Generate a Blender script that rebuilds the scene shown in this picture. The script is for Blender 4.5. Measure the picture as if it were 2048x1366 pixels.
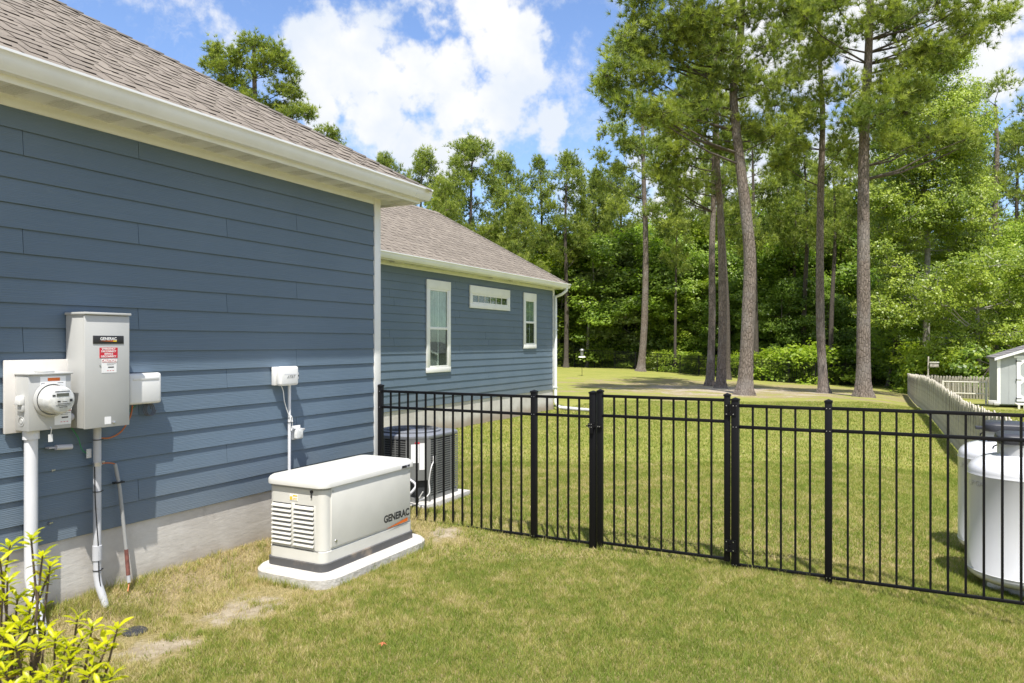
import bpy, bmesh, math, random
import numpy as np
from mathutils import Vector, Matrix
for o in list(bpy.data.objects): bpy.data.objects.remove(o)
random.seed(7); RNG = np.random.default_rng(7)
SC = bpy.context.scene; COL = SC.collection
# ------------------------------------------------------------------ camera, sun, sky
YAW = math.radians(27.1); F = 1480.0; HY = 686.0; EYE = 1.85
RT = (math.cos(YAW), math.sin(YAW)); FD = (-math.sin(YAW), math.cos(YAW))
cd = bpy.data.cameras.new('camera'); cam = bpy.data.objects.new('camera', cd); COL.objects.link(cam)
cam.location = (0, 0, EYE); cam.rotation_euler = (math.pi/2, 0, YAW)
cd.sensor_width = 36; cd.lens = F/2048*36; cd.shift_y = (HY-683)/2048
cd.clip_start = .05; cd.clip_end = 3000
cd.dof.use_dof = True; cd.dof.focus_distance = 8.0; cd.dof.aperture_fstop = 9.0
SC.camera = cam
SC.view_settings.view_transform = 'Standard'; SC.view_settings.look = 'None'
SC.view_settings.gamma = 1; SC.view_settings.use_curve_mapping = False
SC.view_settings.exposure = 0.62
SUNV = Vector((1, -1.75, 4.2)).normalized()
sd = bpy.data.lights.new('sun', 'SUN'); sd.energy = 5.0; sd.angle = math.radians(.53); sd.color = (1, .955, .88)
so = bpy.data.objects.new('sun', sd); COL.objects.link(so); so.location = (5, -9, 21)
so.rotation_euler = SUNV.to_track_quat('Z', 'Y').to_euler()

def at(px, py, d):
    """world point seen at photo position (px,py) at depth d metres"""
    u = (px-1024)/F*d
    return Vector((FD[0]*d+RT[0]*u, FD[1]*d+RT[1]*u, EYE+(HY-py)/F*d))

class N:
    """small node-tree writer"""
    def __init__(s, nt): s.nt = nt; nt.nodes.clear()
    def __call__(s, t, ins=None, **kw):
        n = s.nt.nodes.new(t)
        for k, v in kw.items(): setattr(n, k, v)
        for k, v in (ins or {}).items():
            if isinstance(v, bpy.types.NodeSocket): s.nt.links.new(v, n.inputs[k])
            else: n.inputs[k].default_value = v
        return n
    def math(s, op, a, b=0.0, c=None, clamp=False):
        i = {0: a, 1: b}
        if c is not None: i[2] = c
        return s('ShaderNodeMath', i, operation=op, use_clamp=clamp).outputs[0]
    def mix(s, f, a, b, blend='MIX'):
        n = s('ShaderNodeMix', data_type='RGBA', blend_type=blend)
        for sock, v in ((n.inputs[0], f), (n.inputs[6], a), (n.inputs[7], b)):
            if isinstance(v, bpy.types.NodeSocket): s.nt.links.new(v, sock)
            else: sock.default_value = v if isinstance(v, (int, float)) else (*v, 1) if len(v) == 3 else v
        return n.outputs[2]
    def ramp(s, f, p0, p1, c0=0., c1=1.):
        n = s('ShaderNodeMapRange', {0: f, 1: p0, 2: p1, 3: c0, 4: c1}, interpolation_type='SMOOTHSTEP'); return n.outputs[0]
    def noise(s, vec, scale, detail=4, rough=.55, dist=0.):
        return s('ShaderNodeTexNoise', {'Vector': vec, 'Scale': scale, 'Detail': detail, 'Roughness': rough, 'Distortion': dist}).outputs[0]

w = bpy.data.worlds.new('World'); SC.world = w; w.use_nodes = True
n = N(w.node_tree)
sky = n('ShaderNodeTexSky', sky_type='NISHITA', sun_disc=False, sun_elevation=math.asin(SUNV.z),
        sun_rotation=math.atan2(SUNV.x, SUNV.y), air_density=1.0, dust_density=0.6, ozone_density=2.2)
dirv = n('ShaderNodeTexCoord').outputs['Generated']
dn = n('ShaderNodeVectorMath', {0: dirv}, operation='NORMALIZE').outputs[0]
warp = n('ShaderNodeTexNoise', {'Vector': dn, 'Scale': 9.0, 'Detail': 5.0, 'Roughness': .6})
wv = n('ShaderNodeVectorMath', {0: warp.outputs['Color'], 1: (.5, .5, .5)}, operation='SUBTRACT').outputs[0]
wv = n('ShaderNodeVectorMath', {0: wv, 1: (.17, .17, .17)}, operation='MULTIPLY').outputs[0]
dw = n('ShaderNodeVectorMath', {0: dn, 1: wv}, operation='ADD').outputs[0]
BL = [(655, 110, 105, 1), (735, 150, 120, 1), (640, 200, 90, .95), (850, 150, 80, .7), (975, 50, 105, 1), (1040, 120, 75, .85), (960, -60, 130, 1),
      (980, 190, 75, .8), (1080, 262, 55, .7), (900, 250, 60, .45), (870, 320, 85, .8), (790, 250, 80, .7), (760, 5, 60, .5), (830, 30, 50, .45), (1000, 240, 70, .6),
      (1770, 70, 150, .95), (1960, 120, 110, .8), (1850, 180, 120, .75), (1560, 120, 150, .75), (1960, 10, 110, .8), (1580, 330, 170, .7), (1340, 420, 150, .6)]
acc = None
for bx, by, br, bs in BL:
    dv = at(bx, by, 1) - Vector((0, 0, EYE)); L = dv.length; dv.normalize()
    dist = n('ShaderNodeVectorMath', {0: dw, 1: tuple(dv)}, operation='DISTANCE').outputs['Value']
    v = n.math('SUBTRACT', 1.0, n.math('DIVIDE', dist, br*1.12/F/L))
    v = n.math('MULTIPLY', v, bs)
    acc = v if acc is None else n.math('MAXIMUM', acc, v)
nz = n.noise(dn, 14, 8, .62)
nz2 = n.noise(dn, 3.2, 7, .6)
far = n.ramp(n('ShaderNodeVectorMath', {0: dn, 1: (FD[0], FD[1], .35)}, operation='DISTANCE').outputs['Value'], .75, 1.1)
gen = n.math('MULTIPLY', n.ramp(nz2, .44, .62, 0, .85), far)  # unseen clouds outside the view, spread wider to whiten the fill light
acc = n.math('MAXIMUM', acc, gen)
cl = n.math('ADD', acc, n.math('MULTIPLY', n.math('SUBTRACT', nz, .5), 1.7))
thin = n.math('MULTIPLY', n.ramp(n.noise(n('ShaderNodeMapping', {'Vector': dw, 'Scale': (1, 1, 2.2)}).outputs[0], 7.5, 8, .68), .5, .75), .42)
mask = n.math('MAXIMUM', n.ramp(cl, -.02, .42, 0, .98), thin)
shade = n.ramp(n.noise(dn, 6.5, 5, .55), .38, .62)
ccol = n.mix(shade, (.80, .86, .95), (1, 1, 1))
b1 = n('ShaderNodeBackground', {'Color': n.mix(1.0, sky.outputs[0], (1.10, 1.16, 1.32), 'MULTIPLY'), 'Strength': .117})
b2 = n('ShaderNodeBackground', {'Color': ccol, 'Strength': .68})
ms = n('ShaderNodeMixShader', {0: mask, 1: b1.outputs[0], 2: b2.outputs[0]})
n('ShaderNodeOutputWorld', {0: ms.outputs[0]})

# ------------------------------------------------------------------ materials
def mat(name, col, rough=.6, metal=0., vary=None, bump=None, spec=.5, coat=0., tint=None):
    m = bpy.data.materials.new(name); m.use_nodes = True; n = N(m.node_tree)
    tc = n('ShaderNodeTexCoord').outputs['Object']; c = (*col, 1)
    if vary:  # (scale, amount) darker/lighter mottling
        f = n.noise(tc, vary[0], 6, .6); k = vary[1]
        c = n.mix(n.ramp(f, .3, .7), tuple(x*(1-k) for x in col), tuple(min(1, x*(1+k*.6)) for x in col))
    if tint:  # (scale, colour, low, high) stain
        c = n.mix(n.ramp(n.noise(tc, tint[0], 5, .65), tint[2], tint[3]), c if isinstance(c, bpy.types.NodeSocket) else col, tint[1])
    b = n('ShaderNodeBsdfPrincipled', {'Base Color': c, 'Roughness': rough, 'Metallic': metal, 'Specular IOR Level': spec, 'Coat Weight': coat})
    if bump:
        bn = n('ShaderNodeBump', {'Height': n.noise(tc, bump[0], 6, .6), 'Strength': bump[1], 'Distance': bump[2]})
        m.node_tree.links.new(bn.outputs[0], b.inputs['Normal'])
    n('ShaderNodeOutputMaterial', {0: b.outputs[0]}); return m
M = {}
M['white'] = mat('white_trim_paint', (.78, .78, .76), .45, vary=(3, .05), bump=(60, .08, .002))
M['cream'] = mat('soffit_vinyl', (.76, .775, .78), .5, vary=(4, .04))
M['perf'] = mat('perforated_soffit_vinyl', (.66, .67, .66), .6, vary=(160, .25))
M['gutter'] = mat('white_aluminium', (.77, .79, .81), .3, vary=(2.5, .05), tint=(1.7, (.60, .58, .53), .62, .82))
M['black'] = mat('black_powder_coat', (.004, .004, .005), .5, spec=.22)
M['screw'] = mat('screw_steel', (.55, .55, .57), .3, .9)
M['gen'] = mat('generator_enamel', (.62, .61, .565), .42, vary=(3, .05), bump=(250, .05, .0004), tint=(5, (.50, .47, .41), .58, .85))
M['genlid'] = mat('generator_lid', (.60, .595, .56), .38, vary=(3, .05), bump=(250, .04, .0004))
M['dark'] = mat('dark_recess', (.03, .03, .032), .7)
M['rubber'] = mat('base_plastic', (.075, .075, .078), .55, tint=(4, (.22, .18, .14), .5, .72))
M['pad'] = mat('white_concrete', (.50, .48, .445), .9, vary=(9, .14), bump=(30, .8, .012), tint=(6, (.36, .31, .25), .58, .8))
M['conc'] = mat('grey_concrete', (.42, .41, .39), .95, vary=(5, .18), bump=(60, .5, .006))
M['grey'] = mat('grey_enamel', (.46, .465, .455), .42, vary=(3, .04), bump=(300, .05, .0003))
M['greyd'] = mat('grey_enamel_dark', (.32, .325, .32), .5)
M['pvc'] = mat('grey_pvc', (.50, .51, .54), .45, vary=(6, .08), tint=(9, (.36, .34, .32), .6, .8))
M['pvcw'] = mat('pale_pvc', (.66, .67, .70), .4, vary=(6, .05))
M['plw'] = mat('white_plastic', (.74, .74, .73), .4)
M['plg'] = mat('pale_grey_plastic', (.55, .55, .60), .45)
M['board'] = mat('white_backing_board', (.66, .64, .61), .6, vary=(5, .06), bump=(20, .1, .003))
M['glass'] = mat('meter_glass', (.62, .63, .62), .12, vary=(30, .2), coat=.6)
M['lcd'] = mat('meter_display', (.10, .11, .10), .2)
M['ink'] = mat('black_ink', (.02, .02, .022), .5)
M['red'] = mat('red_sticker', (.55, .02, .04), .4)
M['orange'] = mat('orange_print', (.65, .14, .02), .4)
M['yellow'] = mat('yellow_print', (.75, .52, .03), .4)
M['wht'] = mat('white_print', (.80, .80, .80), .5)
M['wireo'] = mat('orange_cable', (.45, .13, .03), .5)
M['wireg'] = mat('green_wire', (.03, .24, .10), .5)
M['wiregr'] = mat('grey_cable', (.10, .11, .13), .5)
M['wireb'] = mat('black_tie', (.015, .015, .016), .5)
M['redtape'] = mat('red_brown_tape', (.20, .075, .06), .7, vary=(20, .4))
M['acg'] = mat('ac_grey_paint', (.20, .205, .20), .45, .3, vary=(5, .06))
M['actop'] = mat('ac_top_paint', (.26, .27, .29), .4, .4, vary=(4, .08))
M['acdark'] = mat('ac_dark_grille', (.03, .033, .036), .5)
M['tank'] = mat('tank_white_enamel', (.62, .63, .66), .22, vary=(1.5, .04), coat=.4, tint=(3.0, (.58, .57, .55), .62, .85))
M['hood'] = mat('tank_hood_plastic', (.035, .037, .045), .45, vary=(6, .15))
M['tin'] = mat('tank_collar_metal', (.60, .61, .62), .4, .3, vary=(4, .08))
M['picket'] = mat('weathered_pale_wood', (.44, .405, .335), .8, vary=(9, .4), bump=(40, .4, .004), tint=(1.4, (.25, .23, .17), .5, .72))
M['shedw'] = mat('shed_grey_board', (.36, .38, .38), .7, vary=(3, .06))
M['shedr'] = mat('shed_shingle', (.20, .19, .19), .9, vary=(12, .3), bump=(50, .4, .01))
M['bark_s'] = mat('stem_bark', (.10, .07, .05), .85, vary=(30, .3))
M['stone'] = mat('brick_rubble', (.40, .30, .24), .9, vary=(8, .25), bump=(20, .5, .02))
M['poly'] = mat('cream_rail', (.66, .64, .55), .6)

def siding_mat():
    m = bpy.data.materials.new('blue_fibre_cement'); m.use_nodes = True; n = N(m.node_tree)
    g = n('ShaderNodeNewGeometry').outputs['Position']
    oi = n('ShaderNodeObjectInfo').outputs['Random']
    mp = n('ShaderNodeMapping', {'Vector': g, 'Scale': (1, 1.7, 34)}).outputs[0]
    off = n('ShaderNodeCombineXYZ', {0: n.math('MULTIPLY', oi, 40), 1: n.math('MULTIPLY', oi, 90), 2: 0.}).outputs[0]
    mp = n('ShaderNodeVectorMath', {0: mp, 1: off}, operation='ADD').outputs[0]
    g1 = n.noise(mp, 1.6, 6, .62, 1.6)
    wave = n('ShaderNodeTexWave', {'Vector': n('ShaderNodeMapping', {'Vector': mp, 'Scale': (1, .5, .55)}).outputs[0], 'Scale': 1.6, 'Distortion': 7.0, 'Detail': 3.0, 'Detail Scale': 1.2}, wave_type='BANDS', bands_direction='Z').outputs['Fac']
    h = n.math('ADD', n.math('MULTIPLY', g1, .8), n.math('MULTIPLY', wave, .35))
    c = n.mix(n.ramp(n.noise(g, 1.1, 4, .5), .3, .7), (.092, .138, .190), (.110, .158, .212))
    c = n.mix(n.ramp(h, .3, .9, 0, .35), c, (.135, .182, .232))
    c = n.mix(n.math('MULTIPLY', n.ramp(oi, 0, 1), .22), c, (.082, .120, .165))
    zz = n('ShaderNodeSeparateXYZ', {0: g}).outputs[2]
    c = n.mix(n.math('MULTIPLY', n.ramp(n.math('ADD', zz, n.math('MULTIPLY', n.noise(g, 3, 5, .7), .5)), 1.35, .75), .35), c, (.17, .18, .18))
    c = n.mix(n.ramp(n.noise(g, 4, 7, .75), .6, .8, 0, .3), c, (.17, .20, .22))
    b = n('ShaderNodeBsdfPrincipled', {'Base Color': c, 'Roughness': .52})
    bp = n('ShaderNodeBump', {'Height': h, 'Strength': .8, 'Distance': .0022})
    m.node_tree.links.new(bp.outputs[0], b.inputs['Normal'])
    n('ShaderNodeOutputMaterial', {0: b.outputs[0]}); return m
M['siding'] = siding_mat()

def found_mat():
    m = bpy.data.materials.new('parged_foundation'); m.use_nodes = True; n = N(m.node_tree)
    g = n('ShaderNodeNewGeometry').outputs['Position']
    z = n('ShaderNodeSeparateXYZ', {0: g}).outputs[2]
    c = n.mix(n.ramp(n.noise(g, 1.6, 6, .65), .35, .68), (.47, .44, .40), (.60, .575, .535))
    c = n.mix(n.ramp(n.noise(g, 5, 6, .7), .56, .75, 0, .6), c, (.30, .27, .235))
    zz = n.math('ADD', z, n.math('MULTIPLY', n.noise(g, 6, 4), .12))
    c = n.mix(n.ramp(zz, .36, .12, 0, .75), c, (.27, .20, .14))
    b = n('ShaderNodeBsdfPrincipled', {'Base Color': c, 'Roughness': .95})
    mp = n('ShaderNodeMapping', {'Vector': g, 'Scale': (1, 1, 3)}).outputs[0]
    bp = n('ShaderNodeBump', {'Height': n.noise(mp, 7, 7, .6), 'Strength': .35, 'Distance': .010})
    m.node_tree.links.new(bp.outputs[0], b.inputs['Normal'])
    n('ShaderNodeOutputMaterial', {0: b.outputs[0]}); return m
M['found'] = found_mat()

def shingle_mat():
    m = bpy.data.materials.new('weathered_wood_shingle'); m.use_nodes = True; n = N(m.node_tree)
    g = n('ShaderNodeNewGeometry').outputs['Position']
    at_ = n('ShaderNodeAttribute', attribute_name='v').outputs['Fac']
    c = n.mix(n.ramp(at_, .0, 1), (.135, .112, .090), (.240, .205, .168))
    c = n.mix(n.ramp(n.noise(g, 160, 3, .7), .35, .65, 0, .5), c, (.265, .23, .19))
    c = n.mix(n.ramp(n.noise(g, 230, 2, .7), .58, .7, 0, .6), c, (.10, .09, .085)); c = n.mix(n.math('LESS_THAN', at_, -.5), c, (.050, .040, .034))  # butt edges: dark asphalt, with each course's shadow line put into the colour
    b = n('ShaderNodeBsdfPrincipled', {'Base Color': c, 'Roughness': .92})
    bp = n('ShaderNodeBump', {'Height': n.noise(g, 300, 3, .7), 'Strength': .5, 'Distance': .002})
    m.node_tree.links.new(bp.outputs[0], b.inputs['Normal'])
    n('ShaderNodeOutputMaterial', {0: b.outputs[0]}); return m
M['shingle'] = shingle_mat()

def window_glass():
    m = bpy.data.materials.new('window_glass'); m.use_nodes = True; n = N(m.node_tree)
    b = n('ShaderNodeBsdfPrincipled', {'Base Color': (.9, .95, .93, 1), 'Roughness': .02, 'Transmission Weight': 1.0, 'IOR': 1.45})
    t = n('ShaderNodeBsdfTransparent', {'Color': (.88, .93, .90, 1)})
    gl = n('ShaderNodeBsdfGlossy', {'Roughness': .02, 'Color': (.85, .95, .92, 1)})
    fr = n('ShaderNodeLayerWeight', {'Blend': .35}).outputs['Fresnel']
    mx = n('ShaderNodeMixShader', {0: n.math('ADD', n.math('MULTIPLY', fr, .22), .03, clamp=True), 1: t.outputs[0], 2: gl.outputs[0]})
    n('ShaderNodeOutputMaterial', {0: mx.outputs[0]}); return m
M['pane'] = window_glass()
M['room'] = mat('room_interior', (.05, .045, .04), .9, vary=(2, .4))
M['curtain'] = mat('sheer_curtain', (.30, .34, .31), .9, vary=(9, .25))
M['screen'] = mat('insect_screen', (.025, .025, .027), .8)

def leaf_mat(name, dark, light, trans=.35, yel=None, rough=.5):
    m = bpy.data.materials.new(name); m.use_nodes = True; n = N(m.node_tree)
    a = n('ShaderNodeAttribute', attribute_name='v').outputs['Fac']
    c = n.mix(a, dark, light)
    if yel: c = n.mix(n.ramp(a, .86, .98, 0, .8), c, yel)
    p = n('ShaderNodeBsdfPrincipled', {'Base Color': c, 'Roughness': rough, 'Specular IOR Level': .35})
    tc = n.mix(1.0, c, (1.5, 1.7, .7), 'MULTIPLY')
    t = n('ShaderNodeBsdfTranslucent', {'Color': tc})
    mx = n('ShaderNodeMixShader', {0: trans, 1: p.outputs[0], 2: t.outputs[0]})
    n('ShaderNodeOutputMaterial', {0: mx.outputs[0]}); return m
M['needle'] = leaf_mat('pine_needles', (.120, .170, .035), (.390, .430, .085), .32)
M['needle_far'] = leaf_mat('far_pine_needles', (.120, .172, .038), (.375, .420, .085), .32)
M['leaf_b'] = leaf_mat('bright_leaves', (.100, .160, .018), (.360, .430, .050), .33, rough=.38)
M['leaf_m'] = leaf_mat('mid_leaves', (.095, .165, .026), (.310, .410, .060), .38, rough=.4)
M['leaf_d'] = leaf_mat('dark_leaves', (.075, .130, .024), (.235, .330, .050), .37, rough=.4)
M['leaf_p'] = leaf_mat('pale_leaves', (.150, .205, .075), (.290, .360, .140), .34, rough=.42)
M['leaf_y'] = leaf_mat('yellow_green_leaves', (.15, .24, .022), (.33, .41, .04), .38)
M['bush'] = leaf_mat('azalea_leaves', (.26, .30, .010), (.58, .56, .012), .42, rough=.35)
M['bushold'] = leaf_mat('old_azalea_leaves', (.06, .11, .012), (.26, .17, .02), .28, rough=.45)

def bark_mat():
    m = bpy.data.materials.new('pine_bark'); m.use_nodes = True; n = N(m.node_tree)
    g = n('ShaderNodeNewGeometry').outputs['Position']; tc = n('ShaderNodeTexCoord').outputs['Object']
    mp = n('ShaderNodeMapping', {'Vector': tc, 'Scale': (1, 1, .35)}).outputs[0]
    v = n('ShaderNodeTexVoronoi', {'Vector': mp, 'Scale': 13.0}, feature='DISTANCE_TO_EDGE').outputs[0]
    ns = n.noise(mp, 22, 6, .7)
    c = n.mix(n.ramp(ns, .3, .7), (.105, .080, .064), (.250, .205, .172))
    c = n.mix(n.ramp(v, .0, .09, .8, 0), c, (.055, .042, .034))
    c = n.mix(n.ramp(n.noise(tc, 1.3, 4), .45, .7, 0, .5), c, (.225, .205, .190))
    b = n('ShaderNodeBsdfPrincipled', {'Base Color': c, 'Roughness': .95})
    bp = n('ShaderNodeBump', {'Height': n.math('ADD', n.math('MINIMUM', v, .12), n.math('MULTIPLY', ns, .08)), 'Strength': 1.0, 'Distance': .12})
    m.node_tree.links.new(bp.outputs[0], b.inputs['Normal'])
    n('ShaderNodeOutputMaterial', {0: b.outputs[0]}); return m
M['bark'] = bark_mat()
M['barkd'] = mat('dark_bark', (.085, .07, .058), .95, vary=(9, .35), bump=(25, .6, .03))
M['barkw'] = mat('pale_bark', (.30, .28, .25), .9, vary=(6, .35), bump=(15, .4, .02))

# ------------------------------------------------------------------ builders
def tag(o, label=None, cat=None, group=None, kind=None):
    for k, v in (('label', label), ('category', cat), ('group', group), ('kind', kind)):
        if v: o[k] = v
    return o
def empty(name, loc=(0, 0, 0), **kw):
    o = bpy.data.objects.new(name, None); o.location = loc; o.empty_display_size = .1; COL.objects.link(o); return tag(o, **kw)
def link(name, me, m, parent=None, smooth=False, keep=False):
    if me.materials and keep: pass
    elif not me.materials:
        for q in (m if isinstance(m, (list, tuple)) else [m]): me.materials.append(q)
    if smooth: me.polygons.foreach_set('use_smooth', [True]*len(me.polygons))
    o = bpy.data.objects.new(name, me); COL.objects.link(o)
    if parent:
        o.parent = parent
        t = Vector((0, 0, 0)); p = parent
        while p: t += p.location; p = p.parent
        o.location = -t          # geometry below is written in world coordinates
    return o
class MB:
    def __init__(s): s.v = []; s.f = []; s.mi = []; s.cur = 0
    def add(s, vs, fs):
        b = len(s.v); s.v += [tuple(x) for x in vs]; s.f += [tuple(b+i for i in f) for f in fs]; s.mi += [s.cur]*len(fs); return s
    def box(s, x0, x1, y0, y1, z0, z1):
        return s.add([(x0, y0, z0), (x1, y0, z0), (x1, y1, z0), (x0, y1, z0), (x0, y0, z1), (x1, y0, z1), (x1, y1, z1), (x0, y1, z1)],
                     [(0, 3, 2, 1), (4, 5, 6, 7), (0, 1, 5, 4), (1, 2, 6, 5), (2, 3, 7, 6), (3, 0, 4, 7)])
    def prism(s, prof, a, b, axis='y'):
        """prof: list of (u,w) extruded from a to b. axis y: u=x,w=z; axis x: u=y,w=z; axis z: u=x,w=y"""
        def P(u, w, t): return {'y': (u, t, w), 'x': (t, u, w), 'z': (u, w, t)}[axis]
        k = len(prof)
        vs = [P(u, q, a) for u, q in prof]+[P(u, q, b) for u, q in prof]
        fs = [tuple(range(k))[::-1], tuple(range(k, 2*k))]+[(i, (i+1) % k, k+(i+1) % k, k+i) for i in range(k)]
        return s.add(vs, fs)
    def tube(s, pts, rad, sides=8, cap=True):
        pts = [Vector(p) for p in pts]; k = len(pts)
        rs = rad if isinstance(rad, (list, tuple)) else [rad]*k
        vs = []; up = None
        for i, p in enumerate(pts):
            t = (pts[min(i+1, k-1)]-pts[max(i-1, 0)]).normalized()
            if up is None: up = t.orthogonal().normalized()
            up = (up-t*up.dot(t)).normalized() if (up-t*up.dot(t)).length > 1e-4 else t.orthogonal().normalized()
            sd_ = t.cross(up)
            for j in range(sides):
                a = 2*math.pi*j/sides; vs.append(p+(up*math.cos(a)+sd_*math.sin(a))*rs[i])
        fs = [(i*sides+j, i*sides+(j+1) % sides, (i+1)*sides+(j+1) % sides, (i+1)*sides+j) for i in range(k-1) for j in range(sides)]
        if cap: fs += [tuple(range(sides))[::-1], tuple(range((k-1)*sides, k*sides))]
        return s.add(vs, fs)
    def lathe(s, prof, c=(0, 0, 0), seg=32, axis='z'):
        vs = []; k = len(prof)
        for j in range(seg):
            a = 2*math.pi*j/seg
            for r, h in prof:
                q = {'z': (r*math.cos(a), r*math.sin(a), h), 'x': (h, r*math.cos(a), r*math.sin(a)), 'y': (r*math.sin(a), h, r*math.cos(a))}[axis]
                vs.append((c[0]+q[0], c[1]+q[1], c[2]+q[2]))
        fs = [(j*k+i, ((j+1) % seg)*k+i, ((j+1) % seg)*k+i+1, j*k+i+1) for j in range(seg) for i in range(k-1)]
        return s.add(vs, fs)
    def mesh(s, name, recalc=True):
        me = bpy.data.meshes.new(name); me.from_pydata(s.v, [], s.f)
        if max(s.mi, default=0): me.polygons.foreach_set('material_index', s.mi)
        if recalc:
            bm = bmesh.new(); bm.from_mesh(me); bmesh.ops.recalc_face_normals(bm, faces=bm.faces); bm.to_mesh(me); bm.free()
        me.update(); return me
    def build(s, name, m, parent=None, bevel=0, smooth=False, seg=2):
        me = s.mesh(name)
        if bevel:
            bm = bmesh.new(); bm.from_mesh(me)
            es = [e for e in bm.edges if len(e.link_faces) == 2 and e.calc_face_angle(0) > .5]
            bmesh.ops.bevel(bm, geom=es, offset=bevel, segments=seg, affect='EDGES', profile=.5, clamp_overlap=True)
            bm.to_mesh(me); bm.free()
            smooth = True
        o = link(name, me, m, parent)
        if smooth:
            me.polygons.foreach_set('use_smooth', [True]*len(me.polygons))
            me.set_sharp_from_angle(angle=math.radians(38))
        return o
def box(name, m, parent, x0, x1, y0, y1, z0, z1, bevel=0, seg=2): return MB().box(x0, x1, y0, y1, z0, z1).build(name, m, parent, bevel, seg=seg)
def npmesh(name, V, Fc, attr=None, mi=None):
    me = bpy.data.meshes.new(name); V = np.asarray(V, np.float32); Fc = np.asarray(Fc, np.int32)
    k = Fc.shape[1]
    me.vertices.add(len(V)); me.vertices.foreach_set('co', V.ravel())
    me.loops.add(Fc.size); me.loops.foreach_set('vertex_index', Fc.ravel())
    me.polygons.add(len(Fc)); me.polygons.foreach_set('loop_start', np.arange(0, Fc.size, k, dtype=np.int32))
    if mi is not None: me.polygons.foreach_set('material_index', np.asarray(mi, np.int32))
    if attr is not None:
        a = me.attributes.new('v', 'FLOAT', 'POINT'); a.data.foreach_set('value', np.asarray(attr, np.float32))
    me.update(calc_edges=True); return me
def text(name, s, m, parent, loc, size, axis='+x', shear=0, bold=.0, sx=1.0, rz=0, align='CENTER'):
    cu = bpy.data.curves.new(name, 'FONT'); cu.body = s; cu.size = size; cu.align_x = align; cu.align_y = 'CENTER'
    cu.offset = bold; cu.shear = shear; cu.extrude = .0004; cu.materials.append(m); cu.resolution_u = 3
    o = bpy.data.objects.new(name, cu); COL.objects.link(o)
    o.rotation_euler = (math.pi/2, 0, math.pi/2) if axis == '+x' else (math.pi/2, 0, rz)
    o.scale = (sx, 1, 1); t = Vector(loc)
    if parent:
        o.parent = parent; p = parent
        while p: t -= p.location; p = p.parent
    o.location = t
    dg = bpy.context.evaluated_depsgraph_get(); dg.update()
    me = bpy.data.meshes.new_from_object(o.evaluated_get(dg)); q = bpy.data.objects.new(name, me); COL.objects.link(q)
    q.parent = parent; q.location = t; q.rotation_euler = o.rotation_euler; q.scale = o.scale
    bpy.data.objects.remove(o); return q
def ss(a, b, x): t = np.clip((x-a)/(b-a), 0, 1); return t*t*(3-2*t)
_ph = RNG.uniform(0, 6.28, (8, 3))
def gz(x, y):
    """height of the lawn"""
    x = np.asarray(x, float); y = np.asarray(y, float)
    z = -.2*ss(-1.0, 1.4, x)-.92*ss(-24, 4, x)*ss(20, 56, y)
    z = z+.16*ss(-4.42, -4.82, x)*(1-ss(4.9, 6.2, y))*(1-ss(-5.2, -6.0, x))
    z = z+.055*ss(-3.0, -3.9, x)*ss(5.75, 6.1, y)*(1-ss(6.6, 7.0, y))
    z = z+.008*np.sin(x*2.1+_ph[0, 0])*np.sin(y*1.7+_ph[0, 1])+.03*np.sin(x*.45+1)*np.sin(y*.33)*ss(9, 16, y)
    return z
def G(x, y): return float(gz(x, y))

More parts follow.
